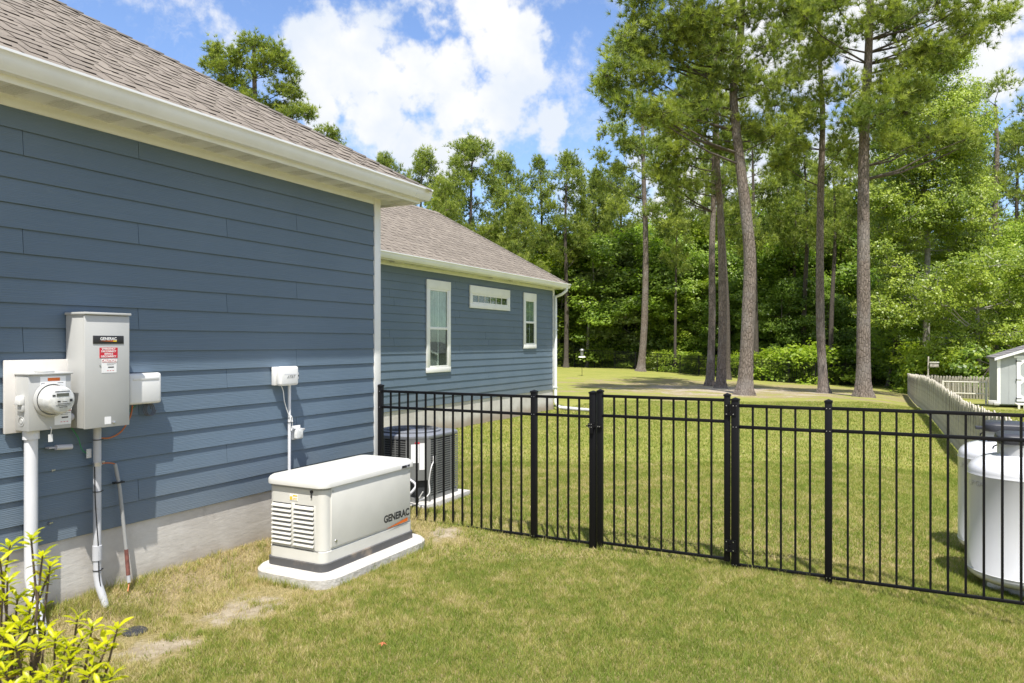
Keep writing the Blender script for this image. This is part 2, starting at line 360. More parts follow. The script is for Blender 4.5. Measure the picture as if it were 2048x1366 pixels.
# ------------------------------------------------------------------ ground
def ground():
    def axis(fine0, fine1, step, lo, hi):
        a = list(np.arange(fine0, fine1, step)); q = fine1; st = step
        while q < hi: a.append(q); st *= 1.16; q += st
        a.append(hi); q = fine0; st = step; b = []
        while True:
            st *= 1.16; q -= st
            if q < lo: break
            b.append(q)
        return np.array([lo]+b[::-1]+a)
    xs = axis(-6, 3, .12, -900, 900); ys = axis(2, 10, .12, -300, 1500)
    X, Yy = np.meshgrid(xs, ys, indexing='ij'); Z = gz(X, Yy)
    V = np.stack([X, Yy, Z], -1).reshape(-1, 3); nx, ny = len(xs), len(ys)
    i = np.arange(nx-1)[:, None]*ny+np.arange(ny-1)[None]
    Fc = np.stack([i, i+ny, i+ny+1, i+1], -1).reshape(-1, 4)
    me = npmesh('lawn', V, Fc)
    m = bpy.data.materials.new('lawn_soil_and_turf'); m.use_nodes = True; n = N(m.node_tree)
    g = n('ShaderNodeNewGeometry').outputs['Position']
    sp = n('ShaderNodeSeparateXYZ', {0: g}); x, y = sp.outputs[0], sp.outputs[1]
    fl = n('ShaderNodeCombineXYZ', {0: x, 1: y, 2: 0.}).outputs[0]
    big = n.noise(fl, .35, 6, .62); med = n.noise(fl, 2.2, 6, .65); fine = n.noise(fl, 38, 5, .7)
    strp = n('ShaderNodeMapping', {'Vector': fl, 'Rotation': (0, 0, YAW*.4), 'Scale': (.25, 1.6, 1)}).outputs[0]
    stripe = n.noise(strp, 1.5, 4, .6)
    c = n.mix(n.ramp(big, .3, .7), (.235, .250, .050), (.320, .305, .072))
    c = n.mix(n.ramp(stripe, .35, .68, 0, .6), c, (.355, .335, .115))
    c = n.mix(n.ramp(med, .42, .66, 0, .55), c, (.195, .235, .042))
    c = n.mix(n.ramp(fine, .35, .75, 0, .6), c, (.125, .150, .034))
    near = n.ramp(y, 12, 7.5)       # under the modelled blades: thatch and soil
    c = n.mix(near, c, n.mix(n.ramp(fine, .3, .7), (.17, .15, .055), (.36, .29, .15)))
    sand = n.mix(n.ramp(n.noise(fl, 9, 6, .7), .3, .7), (.25, .205, .15), (.46, .395, .31))
    straw = n.mix(n.ramp(n.noise(fl, 16, 6, .75), .35, .65), (.20, .155, .09), (.36, .29, .17))
    def ell(cx, cy, rx, ry, ns, amp, lo=.0, hi=.25, rot=0):
        v = n('ShaderNodeVectorMath', {0: fl, 1: (cx, cy, 0)}, operation='SUBTRACT').outputs[0]
        if rot: v = n('ShaderNodeMapping', {'Vector': v, 'Rotation': (0, 0, rot)}).outputs[0]
        v = n('ShaderNodeVectorMath', {0: v, 1: (1/rx, 1/ry, 0)}, operation='MULTIPLY').outputs[0]
        L = n('ShaderNodeVectorMath', {0: v}, operation='LENGTH').outputs['Value']
        q = n.math('SUBTRACT', 1.0, L); q = n.math('ADD', q, n.math('MULTIPLY', n.math('SUBTRACT', ns, .5), amp))
        return n.ramp(q, lo, hi)
    n1 = n.noise(fl, .55, 6, .65)
    tr = ell(-6.3, 36, 8.5, 10.5, n1, 2.8)            # thin turf and pine straw under the pines
    c = n.mix(n.math('MULTIPLY', tr, n.ramp(n.noise(fl, 1.3, 6, .7), .35, .6, .35, .95)), c, straw)
    tr2 = ell(-6.5, 33, 7.0, 8.5, n.noise(fl, .8, 7, .72), 4.2, .45, .75)
    c = n.mix(tr2, c, sand)
    wn = n.noise(fl, 2.4, 6, .65)
    wl = n.ramp(n.math('ADD', x, n.math('MULTIPLY', wn, .7)), -3.95, -4.35)   # dry strip along the wall
    wl = n.math('MULTIPLY', wl, n.ramp(y, 7.4, 6.4))
    c = n.mix(wl, c, straw)
    for (cx, cy, rx, ry) in BARE:
        c = n.mix(n.math('MULTIPLY', ell(cx, cy, rx, ry, n.noise(fl, 5.5, 7, .7), 2.6, .1, .6), .8), c, sand)
    b = n('ShaderNodeBsdfPrincipled', {'Base Color': c, 'Roughness': .95, 'Specular IOR Level': .15})
    bp = n('ShaderNodeBump', {'Height': n.math('ADD', n.math('MULTIPLY', fine, .5), n.noise(fl, 90, 3, .7)), 'Strength': .8, 'Distance': .02})
    m.node_tree.links.new(bp.outputs[0], b.inputs['Normal'])
    n('ShaderNodeOutputMaterial', {0: b.outputs[0]})
    tag(link('lawn', me, m, smooth=True), kind='structure', label='mown backyard lawn with dry patches')
BARE = [(-4.00, 3.74, .30, .42), (-3.98, 3.02, .22, .30), (-3.80, 5.98, .20, .22)]
ground()
# distant rise hidden by the woods
# ------------------------------------------------------------------ house
house = empty('house', (-6.5, 3, 0), label='blue lap-sided house with white trim, tan shingle roof and bare concrete foundation', cat='house')
WX = -4.795; WY = 6.29; EXP = .1524; Z0 = .575; W2 = -8.3; W2Y = 18.75
def wallpart(name, boxes, m=None):
    mb = MB()
    for b in boxes: mb.box(*b)
    return mb.build(name, m or M['siding'], house)
wall1 = wallpart('wall', [(-14, WX-.012, -6, WY-.012, Z0+.02, 3.36)])
wall2 = wallpart('wall', [(-13, W2-.012, WY-.012, W2Y-.012, Z0+.02, 3.36)])
tag(wall2, label='set-back wing wall with three windows')
MB().box(-14, WX-.001, -6, WY-.002, -.4, Z0+.02).build('foundation', M['found'], house)
MB().box(-13, W2-.001, WY-.03, W2Y-.002, -.5, Z0+.02).build('foundation', M['found'], house)
plank_cache = {}
def planks(wx, y0, y1, wall, joints, zt=3.29, holes=()):
    k = 0; z = Z0
    rows = int(math.ceil((zt-Z0)/EXP))
    for r in range(rows):
        zb = Z0+r*EXP; ztop = min(zb+EXP+.028, zt+.005)
        cuts = [y0]+sorted(j for j in joints(rows-1-r) if y0+.15 < j < y1-.15)+[y1]
        for a, b in zip(cuts, cuts[1:]):
            segs = [(a, b, ztop)]
            for (ha, hb, g0, g1) in holes:
                if zb < g1 and zb+EXP > g0:
                    ns = []
                    for p, q, zt_ in segs:
                        if q <= ha or p >= hb: ns.append((p, q, zt_)); continue
                        if ha-p > .03: ns.append((p, ha, zt_))
                        if zb < g0-.02: ns.append((max(p, ha), min(q, hb), g0-.005))
                        if q-hb > .03: ns.append((hb, q, zt_))
                    segs = ns
            for p, q, zt_ in segs:
                key = (round(q-p, 3), round(zt_-zb, 3))
                if key not in plank_cache:
                    L = q-p-.0022; h = zt_-zb
                    ext = min(1, h/(EXP+.028)); xt = .0185-.0145*ext
                    mb = MB(); mb.prism([(.0185, .0), (.0165, -.0015), (.0150, .0), (.0140, .007), (.0075, .007), (.008-.012*ext, h), (xt, h)], .0011, L, 'y')
                    plank_cache[key] = mb.mesh('plank')
                o = link('plank', plank_cache[key], M['siding'], None)
                o.parent = wall; t = Vector((wx, p, zb))-house.location-wall.location
                o.location = (wx, p, zb)
                # wall is parented with world-space geometry: its own origin is the world origin
                k += 1
    return k
seq = [3.49, 2.70, 5.07, 4.28]
planks(WX, -5.9, WY-.098, wall1, lambda i: [seq[i % 4]+3.66*q for q in (-2, -1, 0, 1)])
WIN = [(12.40, 13.30, 1.25, 3.13), (14.11, 16.03, 2.63, 3.13), (16.80, 17.54, 1.71, 3.13)]
seq2 = [13.7, 9.9, 16.3, 11.2, 15.0]
planks(W2, WY+.02, W2Y-.098, wall2, lambda i: [seq2[i % 5], seq2[i % 5]-3.66, seq2[i % 5]+3.66], holes=[(a_+.07, b_-.07, c_+.10, d_-.18) for a_, b_, c_, d_ in WIN])
# corner boards
MB().box(WX-.005, WX+.024, WY-.096, WY+.005, Z0-.01, 3.372).build('corner_board', M['white'], house, .002)
MB().box(WX-.10, WX-.006, WY-.006, WY+.02, Z0-.01, 3.372).build('corner_board', M['white'], house, .002)
MB().box(W2-.005, W2+.024, W2Y-.096, W2Y+.005, Z0-.01, 3.37).build('corner_board', M['white'], house, .002)
# frieze, soffit, fascia, gutter
MB().box(WX-.002, WX+.022, -6, WY-.098, 3.292, 3.372).build('frieze_board', M['cream'], house, .001)
MB().box(W2-.002, W2+.022, WY+.02, W2Y-.098, 3.292, 3.372).build('frieze_board', M['cream'], house, .001)
def soffit(x_in, x_out, y0, y1, z):
    s = MB().box(x_in-.1, x_out-.001, y0, y1, z+.012, z+.02).build('soffit', M['cream'], house)
    y = y0; i = 0; me = {}
    w_ = .30
    mb = MB()
    vent = 0
    while y < y1-.05:
        e = min(y+w_, y1)
        o = MB().box(x_in, x_out-.002, y+.004, e-.0005, z+.002, z+.0118).box(x_in, x_out-.002, y+.004+w_*.45 if e-y > .2 else y+.005, (y+.012+w_*.45) if e-y > .2 else y+.01, z-.003, z+.0018).build('soffit_panel', M['cream'], s); box('vent_strip', M['perf'], s, x_in+.03, x_out-.03, y+.015, y+.125, z-.0005, z+.0019)
        y = e
soffit(WX+.02, -4.50, .4, 6.58, 3.355)
MB().box(WX+.02, -4.503, -6, .4, 3.357, 3.375).build('soffit', M['cream'], house)
soffit(W2+.02, -8.0, 9.6, 18.9, 3.355)
MB().box(-6.5, WX+.03, WY+.02, 6.578, 3.357, 3.375).build('soffit', M['cream'], house)
MB().box(-4.500, -4.478, -6, 6.60, 3.335, 3.50).box(-8, -4.5, 6.58, 6.60, 3.336, 3.49).build('fascia', M['cream'], house, .002)
MB().box(-8.0, -7.978, 7, 18.92, 3.335, 3.50).box(-13, -8.0, 18.9, 18.92, 3.336, 3.49).build('fascia', M['cream'], house, .002)
def gutter(x0, y0, y1, zt, out=.118):
    # K-style profile
    prof = [(0, 0), (0, -.112), (.062, -.112), (.070, -.098), (.092, -.075), (.098, -.045), (.105, -.022), (out, -.012), (out, .003), (out-.006, .003), (out-.008, -.010), (.10, -.016), (.090, -.045), (.085, -.072), (.064, -.092), (.058, -.106), (.006, -.106), (.006, 0)]
    mb = MB().prism([(x0+u, zt+q) for u, q in prof], y0, y1, 'y')
    mb.prism([(x0, zt), (x0, zt-.112), (x0+.062, zt-.112), (x0+.092, zt-.075), (x0+.105, zt-.022), (x0+out, zt-.012)], y1, y1+.003, 'y')
    mb.prism([(x0-.001+u*1.0, zt+q-.001*(q < -.1)) for u, q in [(0, -.113), (.063, -.114), (.072, -.099), (.0945, -.076), (.1005, -.046), (.107, -.0235), (.107, -.02), (.0, -.02)]], y1-.27, y1-.262, 'y')
    return mb.build('gutter', M['gutter'], house, smooth=True)
gutter(-4.478, -6, 6.672, 3.485); gutter(-7.978, 7, 18.95, 3.465)
# gutter running round the end of the near wing
MB().box(-8, -4.5, 6.602, 6.70, 3.375, 3.46).build('gutter', M['gutter'], house, .01)
# roofs
def roof(ex, yt, ze, pitch, run, y_lo, y_near, count_tag, smax, rows_y0):
    th = math.atan(pitch); c, s = math.cos(th), math.sin(th)
    rx = ex-run; ry = yt-run; rz = ze+run*pitch
    mb = MB()
    mb.add([(ex, y_lo, ze), (ex, yt, ze), (rx, ry, rz), (rx, y_lo, rz)], [(0, 1, 2, 3)])
    mb.add([(ex, yt, ze), (ex-2*run, yt, ze), (rx, ry, rz)], [(0, 1, 2)])
    mb.add([(ex-2*run, yt, ze), (ex-2*run, y_lo, ze), (rx, y_lo, rz), (rx, ry, rz)], [(0, 1, 2, 3)])
    mb.add([(ex, y_lo, ze), (rx, y_lo, rz), (ex-2*run, y_lo, ze)], [(0, 1, 2)])
    deck = mb.build('roof', M['shingle'], house)
    a = deck.data.attributes.new('v', 'FLOAT', 'POINT'); a.data.foreach_set('value', [.4]*len(deck.data.vertices))
    nrm = Vector((s, 0, c)); upv = Vector((-c, 0, s)); E = .143
    cnt = 0; rest_v = []; rest_f = []; rest_a = []
    r = 0
    while r*E < min(smax, run/c-.02):
        s0 = r*E-.02; hip = yt-max(0, s0)*c-.02
        y = rows_y0-RNG.uniform(0, 1)
        while y < hip-.05:
            y1_ = min(y+1.0, hip)
            V, Fc, A = [], [], []
            tone = RNG.uniform(.3, .6)
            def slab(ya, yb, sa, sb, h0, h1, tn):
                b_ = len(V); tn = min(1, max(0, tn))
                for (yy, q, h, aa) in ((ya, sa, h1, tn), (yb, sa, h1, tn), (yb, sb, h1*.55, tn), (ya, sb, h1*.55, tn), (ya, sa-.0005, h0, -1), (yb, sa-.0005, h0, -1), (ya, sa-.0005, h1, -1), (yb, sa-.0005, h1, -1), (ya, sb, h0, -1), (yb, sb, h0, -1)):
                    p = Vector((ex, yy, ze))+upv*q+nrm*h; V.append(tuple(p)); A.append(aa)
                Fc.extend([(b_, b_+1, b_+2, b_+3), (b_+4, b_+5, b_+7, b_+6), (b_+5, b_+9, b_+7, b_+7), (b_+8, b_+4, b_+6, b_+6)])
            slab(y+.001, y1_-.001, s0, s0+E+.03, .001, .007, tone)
            t = y+RNG.uniform(.02, .12)
            while t < y1_-.05:
                wd = RNG.uniform(.09, .21); te = min(t+wd, y1_-.002)
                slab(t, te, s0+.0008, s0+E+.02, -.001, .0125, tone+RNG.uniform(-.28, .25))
                t = te+RNG.uniform(.06, .17)
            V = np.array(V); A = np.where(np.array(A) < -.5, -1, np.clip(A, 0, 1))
            tri = []
            for f in Fc:
                tri.append((f[0], f[1], f[2]))
                if f[3] != f[2] and f[2] != f[1]: tri.append((f[0], f[2], f[3]))
                elif f[1] == f[2]: pass
            tri = [q for q in tri if len(set(q)) == 3]
            if y1_ > y_near and cnt < count_tag:
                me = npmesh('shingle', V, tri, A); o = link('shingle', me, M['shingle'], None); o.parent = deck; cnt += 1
            else:
                o_ = len(rest_v); rest_v.extend(V.tolist()); rest_a.extend(A.tolist()); rest_f.extend([(q[0]+o_, q[1]+o_, q[2]+o_) for q in tri])
            y = y1_
        r += 1
    if rest_f:
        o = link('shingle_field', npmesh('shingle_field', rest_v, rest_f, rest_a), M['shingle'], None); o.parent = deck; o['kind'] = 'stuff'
    # hip caps
    d = Vector((-1, -1, pitch)); L = run*d.length; d.normalize(); k = 0
    q = .0
    side1 = (Vector((0, 1, 0))*.0+nrm); nA = nrm; nB = Vector((0, s, c))
    ta = nA.cross(d).normalized(); tb = nB.cross(d).normalized()
    if ta.y > 0: ta = -ta
    if tb.x > 0: tb = -tb
    while q < min(L, smax*1.25):
        p0 = Vector((ex, yt, ze))+d*(q-.01); p1 = p0+d*.19
        up = (nA+nB).normalized()
        h0, h1 = .022, .010
        V = [p0+up*h0, p0+ta*.13+nA*(h0-.004), p1+ta*.13+nA*h1, p1+up*h1, p0+tb*.13+nB*(h0-.004), p1+tb*.13+nB*h1, p0, p0+ta*.13, p0+tb*.13]
        Fc = [(0, 3, 2), (0, 2, 1), (0, 4, 5), (0, 5, 3), (0, 1, 7), (0, 7, 6), (0, 6, 8), (0, 8, 4)]
        me = npmesh('hip_cap', [tuple(v) for v in V], Fc, [RNG.uniform(.1, .7)]*9)
        o = link('hip_cap', me, M['shingle'], None); o.parent = deck; q += .15
    # ridge cap strip
    if smax > run/c:
        q = ry
        while q > y_near:
            V = [(rx, q, rz+.03), (rx+.12*c, q, rz+.026-.12*s), (rx+.12*c, q-.2, rz+.015-.12*s), (rx, q-.2, rz+.018), (rx-.12*c, q, rz+.026-.12*s), (rx-.12*c, q-.2, rz+.015-.12*s)]
            me = npmesh('ridge_cap', V, [(0, 1, 2), (0, 2, 3), (0, 3, 5), (0, 5, 4)], [RNG.uniform(.1, .7)]*6)
            o = link('ridge_cap', me, M['shingle'], None); o.parent = deck; q -= .15
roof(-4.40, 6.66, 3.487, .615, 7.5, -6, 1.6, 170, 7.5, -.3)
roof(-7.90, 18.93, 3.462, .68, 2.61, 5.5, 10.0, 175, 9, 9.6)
# windows
def window(y0, y1, z0, z1, kind, lab):
    x = W2+.017
    wdw = MB().box(x, x+.032, y0, y1, z1-.18, z1).box(x, x+.03, y0+.002, y0+.095, z0+.06, z1-.1801).box(x, x+.03, y1-.095, y1-.002, z0+.06, z1-.1801).box(x, x+.032, y0, y1, z0, z0+.0999).build('window', M['white'], house, .0015)
    tag(wdw, label=lab)
    gy0, gy1, gz0, gz1 = y0+.095, y1-.095, z0+.10, z1-.18
    def bx(nm, m, *a, bevel=0): return MB().box(*a).build(nm, m, wdw, bevel)
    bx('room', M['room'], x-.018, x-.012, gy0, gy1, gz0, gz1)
    f = .035
    fr = MB().box(x-.01, x+.022, gy0, gy0+f, gz0, gz1).box(x-.01, x+.022, gy1-f, gy1, gz0, gz1).box(x-.01, x+.021, gy0+f, gy1-f, gz1-f, gz1).box(x-.01, x+.026, gy0+f, gy1-f, gz0, gz0+f)
    zm = (gz0+gz1)/2
    if kind == 'hung': fr.box(x-.01, x+.024, gy0+f, gy1-f, zm-.025, zm+.025)
    fr.build('frame', M['white'], wdw, .001)
    if kind == 'hung':
        bx('pane', M['pane'], x+.002, x+.006, gy0+f, gy1-f, zm+.025, gz1-f); bx('pane', M['pane'], x+.002, x+.006, gy0+f, gy1-f, gz0+f, zm-.025)
        c = MB(); k = 14
        for i in range(k):
            ya = gy0+f+(gy1-gy0-2*f)*i/k; yb = gy0+f+(gy1-gy0-2*f)*(i+1)/k
            xa = x-.010+.006*(i % 2); xb = x-.010+.006*((i+1) % 2)
            c.add([(xa, ya, zm), (xb, yb, zm), (xb, yb, gz1-f), (xa, ya, gz1-f)], [(0, 1, 2, 3)])
        c.build('curtain', M['curtain'], wdw)
        ym = (gy0+gy1)/2
        bx('muntin', M['plw'], x-.001, x+.001, ym-.008, ym+.008, zm+.025, gz1-f); bx('muntin', M['plw'], x-.001, x+.001, ym-.008, ym+.008, gz0+f, zm-.025)
        s_ = MB()
        for yy in (gy0+f, gy1-f-.012): s_.box(x+.012, x+.016, yy, yy+.012, gz0+f, zm-.025)
        s_.build('screen_frame', M['screen'], wdw)
    else:
        L = (gy1-gy0-2*f)
        for i in range(6):
            a = gy0+f+L*i/6; b = gy0+f+L*(i+1)/6
            bx('pane', M['pane'], x+.002, x+.006, a+.0075, b-.0075, gz0+f, gz1-f)
            if i: bx('muntin', M['white'], x-.002, x+.014, a-.0075, a+.0075, gz0+f, gz1-f)
window(*WIN[0], 'hung', 'tall double-hung window nearest the corner')
window(*WIN[1], 'transom', 'wide six-pane transom window under the eave')
window(*WIN[2], 'hung', 'narrower double-hung window by the downspout')
# soffit lights of the wing
for (yy, xx) in ((11.2, -8.12), (15.0, -8.14), (16.0, -8.14), (18.3, -8.14)):
    b = MB().box(xx-.06, xx+.06, yy-.16, yy+.16, 3.325, 3.357).build('soffit_light', M['plw'], house, .01)
# downspout
dx, dy = W2+.07, W2Y-.03
dsp = MB(); dsp.tube([(-7.93, 18.80, 3.37), (-7.935, 18.80, 3.30), (-8.05, dy+.02, 3.19), (dx, dy, 3.12), (dx, dy, 2.9), (dx, dy, .9), (dx, dy, .22), (dx+.06, dy, .12), (dx+.20, dy, .05)], .042, 8)
dsp.build('downspout', M['gutter'], house, smooth=True)
dsp = MB().box(dx-.05, dx+.05, dy-.055, dy+.055, .62, .64).box(dx-.05, dx+.05, dy-.055, dy+.055, 2.2, 2.22).build('downspout_strap', M['gutter'], house)
tag(MB().tube([(dx+.16, dy, .075), (dx+.35, dy-.01, .06), (dx+.75, dy-.06, .05), (dx+1.1, dy-.16, .05), (dx+1.25, dy-.25, .04)], [.05, .055, .05, .048, .045], 10).build('drain_hose', M['pvc'], smooth=True),
    'grey corrugated drain hose lying on the grass at the foot of the downspout', 'drain hose')

# ------------------------------------------------------------------ generator
PX0, PX1, PY0, PY1 = -4.51, -3.72, 4.23, 5.69
def rrect(x0, x1, y0, y1, r, k=6):
    out = []
    for cx, cy, a0 in ((x1-r, y1-r, 0), (x0+r, y1-r, 90), (x0+r, y0+r, 180), (x1-r, y0+r, 270)):
        for i in range(k+1):
            a = math.radians(a0+90*i/k); out.append((cx+r*math.cos(a), cy+r*math.sin(a)))
    return out
def slab(mb, rings):
    """rings: list of (outline, z) joined into a closed body"""
    k = len(rings[0][0]); vs = [(x, y, z) for o, z in rings for x, y in o]
    fs = [(r*k+i, r*k+(i+1) % k, (r+1)*k+(i+1) % k, (r+1)*k+i) for r in range(len(rings)-1) for i in range(k)]
    fs += [tuple(range(k))[::-1], tuple(range((len(rings)-1)*k, len(rings)*k))]
    return mb.add(vs, fs)
pad = MB(); slab(pad, [(rrect(PX0, PX1, PY0, PY1, .20), -.12), (rrect(PX0, PX1, PY0, PY1, .20), .072), (rrect(PX0+.018, PX1-.018, PY0+.018, PY1-.018, .19), .09)])
tag(pad.build('generator_pad', M['pad'], smooth=True), 'rounded white cast concrete pad under the standby generator', 'pad')
gx0, gx1, gy0, gy1 = -4.44, -3.86, 4.38, 5.58
gen = empty('standby_generator', ((gx0+gx1)/2, (gy0+gy1)/2, .09), label='beige standby generator with louvred end and orange wedge logo on white pad', cat='generator')
mb = MB(); slab(mb, [(rrect(gx0-.012, gx1+.012, gy0-.012, gy1+.012, .07), .09), (rrect(gx0-.012, gx1+.012, gy0-.012, gy1+.012, .07), .15), (rrect(gx0-.004, gx1+.004, gy0-.004, gy1+.004, .07), .155)])
mb.build('base', M['rubber'], gen, smooth=True)
mb = MB(); slab(mb, [(rrect(gx0, gx1, gy0, gy1, .065), .155), (rrect(gx0, gx1, gy0, gy1, .065), .238), (rrect(gx0+.004, gx1-.004, gy0+.004, gy1-.004, .065), .242)])
mb.build('skirt', M['gen'], gen, smooth=True)
mb = MB(); slab(mb, [(rrect(gx0+.004, gx1-.004, gy0+.004, gy1-.004, .062), .246), (rrect(gx0+.004, gx1-.004, gy0+.004, gy1-.004, .062), .748)])
body = mb.build('body', M['gen'], gen, smooth=True)
# front access panel (facing the yard)
box('access_panel', M['gen'], gen, gx1-.010, gx1+.006, gy0+.085, gy1-.06, .262, .728, .004)
# lid
def bulge(i): return rrect(gx0-.018+i, gx1+.018-i, gy0-.022+i, gy1+.022-i, max(.03, .085-i*.5))
mb = MB(); slab(mb, [(bulge(.010), .728), (bulge(0), .734), (bulge(0), .768), (bulge(.010), .787), (bulge(.030), .800), (bulge(.09), .810), (bulge(.20), .817)])
mb.build('lid', M['genlid'], gen, smooth=True)
mb = MB(); slab(mb, [(bulge(.018), .714), (bulge(.018), .729)]); mb.build('lid_seal', M['greyd'], gen, smooth=True)
# louvres on the end facing the camera: two columns of nine
bx_ = (gx0+.06, gx0+.26, gx0+.285, gx0+.485)
for c in range(2):
    xa, xb = (gx0+.055, gx0+.255) if c == 0 else (gx0+.285, gx0+.485)
    yf = gy0+.004
    box('louvre_recess', M['dark'], gen, xa+.004, xb-.004, yf-.002, yf+.01, .262, .590)
    for i in range(9):
        z = .266+i*.036
        l = MB(); l.prism([(yf+.002, z+.027), (yf-.004, z+.028), (yf-.018, z+.010), (yf-.018, z+.004), (yf-.014, z+.002), (yf+.002, z+.014)], xa, xb, 'x')
        l.build('louvre', M['gen'], gen)
    box('louvre_post', M['gen'], gen, (gx0+.257 if c == 0 else gx0+.487), (gx0+.283 if c == 0 else gx0+.493), yf-.008, yf+.002, .258, .594, .002)
box('warning_sticker', M['wht'], gen, gx0+.235, gx0+.315, gy0+.0015, gy0+.004, .615, .663)
mb = MB().box(gx0+.238, gx0+.262, gy0+.0005, gy0+.0015, .620, .647).box(gx0+.268, gx0+.312, gy0+.0005, gy0+.0015, .650, .660).box(gx0+.268, gx0+.312, gy0+.0005, gy0+.0015, .633, .637).box(gx0+.268, gx0+.312, gy0+.0005, gy0+.0015, .622, .626)
mb.build('warning_print', M['yellow'], gen)
MB().lathe([(.0, -.006), (.014, -.006), (.014, .002)], (gx1-.12, gy0+.002, .70), 16, 'y').box(gx1-.125, gx1-.115, gy0-.006, gy0+.002, .655, .685).build('latch', M['dark'], gen)
MB().lathe([(0, .0125), (.012, .0125), (.014, .008), (.014, -.002)], (gx1-.002, gy0+.135, .305), 16, 'x').build('lock', M['screw'], gen)
MB().lathe([(0, .004), (.014, .004), (.016, .0)], (gx1-.07, gy0+.0, .195), 16, 'y').build('plug', M['gen'], gen)
for (zz_, yy_) in ((.70, gy0+.10), (.70, gy1-.08), (.285, gy1-.08)): MB().lathe([(0, .009), (.006, .009), (.007, .005)], (gx1, yy_, zz_), 10, 'x').build('panel_screw', M['screw'], gen)
MB().box(gx0+.05, gx1-.05, gy0-.0025, gy0+.001, .244, .2465).build('seam', M['dark'], gen)
xf = gx1+.0065
text('lettering', 'GENERAC', M['ink'], gen, (xf, gy1-.265, .335), .085, bold=.0032, sx=.98)
MB().add([(xf+.001, gy1-.425, .252), (xf+.001, gy1-.105, .258), (xf+.001, gy1-.105, .290)], [(0, 1, 2)]).build('orange_wedge', M['orange'], gen)
box('lid_badge', M['plg'], gen, gx1+.016, gx1+.020, gy1-.215, gy1-.085, .738, .766, .001)
MB().box(gx1+.0202, gx1+.0212, gy1-.208, gy1-.135, .741, .763).box(gx1+.0202, gx1+.0212, gy1-.125, gy1-.09, .750, .763).build('badge_print', M['ink'], gen)

# ------------------------------------------------------------------ wall services
def wpt(px, py, X):  # helper used while placing: point where the line of sight meets plane x = X
    d = at(px, py, 1)-Vector((0, 0, EYE)); t = X/d.x; return Vector((X, d.y*t, EYE+d.z*t))
SX = WX+.020
# backing board
board = tag(box('backing_board', M['board'], None, SX, SX+.02, 2.578, 3.03, 1.30, 1.745, .003), 'white backing board fixed to the siding behind the round electric meter', 'board')
# meter socket
met = empty('electric_meter', (SX+.02, 2.8, 1.35), label='grey meter box with round glass meter at the far left of the wall', cat='electric meter')
mx = SX+.02; my0, my1, mz0, mz1 = 2.638, 2.900, 1.315, 1.655
MD = .135
mb = MB().box(mx, mx+MD, my0, my1, mz0, mz1); mb.build('enclosure', M['grey'], met, .004)
MB().box(mx, mx+MD+.012, my0-.006, my1+.006, mz1, mz1+.012).box(mx+.02, mx+MD-.02, my0+.10, my1-.09, mz1+.012, mz1+.024).build('cap', M['grey'], met, .003)
cy, cz = 2.772, 1.502
MB().lathe([(.0, .004), (.108, .004), (.108, .012), (.096, .020), (.092, .0)], (mx+MD, cy, cz), 40, 'x').build('meter_ring', M['grey'], met, smooth=True)
MB().lathe([(.0, .118), (.070, .118), (.080, .112), (.085, .100), (.088, .01)], (mx+MD, cy, cz), 40, 'x').build('meter_glass', M['glass'], met, smooth=True)
xg = mx+MD+.1185
box('meter_display', M['lcd'], met, xg, xg+.001, cy-.036, cy+.040, cz+.022, cz+.042)
for (a, b, c, d) in ((-.06, -.042, .024, .034), (-.03, -.012, -.012, -.004), (.045, .062, -.012, .004), (.0, .03, -.011, -.008), (-.03, .05, -.024, -.021), (-.04, .045, -.034, -.031), (-.02, .03, -.044, -.041), (-.045, .045, .052, .055)):
    box('meter_print', M['ink'], met, xg, xg+.0008, cy+a, cy+b, cz+c, cz+d)
# sticker, top
xs = mx+MD
box('notice_sticker', M['wht'], met, xs+.0002, xs+.0012, my0+.07, my1-.035, mz1-.095, mz1-.012)
box('notice_heading', M['orange'], met, xs+.0012, xs+.0018, my0+.115, my0+.19, mz1-.040, mz1-.020)
for i in range(4): box('notice_print', M['ink'], met, xs+.0012, xs+.0016, my0+.075, my1-.05-.02*i, mz1-.053-.010*i, mz1-.0505-.010*i)
def caution(par, x, y0, y1, z0, z1):
    box('caution_sticker', M['wht'], par, x+.0002, x+.0012, y0, y1, z0, z1)
    box('caution_band', mat('pale_red_print', (.62, .30, .30), .5), par, x+.0013, x+.0018, y0+.002, y1-.002, z1-(z1-z0)*.26, z1-.002)
    text('lettering', 'CAUTION', M['wht'], par, (x+.0022, (y0+y1)/2, z1-(z1-z0)*.14), (y1-y0)*.235, bold=.0006)
    h = z1-z0; w_ = y1-y0
    for i, (a, b) in enumerate(((.35, .95), (.35, .8))): box('caution_print', M['ink'], par, x+.0013, x+.0017, y0+w_*a, y0+w_*b, z1-h*(.36+.08*i), z1-h*(.34+.08*i))
    box('caution_print', M['ink'], par, x+.0013, x+.0017, y0+w_*.42, y0+w_*.82, z1-h*.64, z1-h*.56)
    for i in range(3): box('caution_print', M['red'], par, x+.0013, x+.0017, y0+w_*(.35+.18*i), y0+w_*(.46+.18*i), z1-h*.86, z1-h*.83)
caution(met, xs, my1-.105, my1-.001, mz0+.025, mz0+.135)
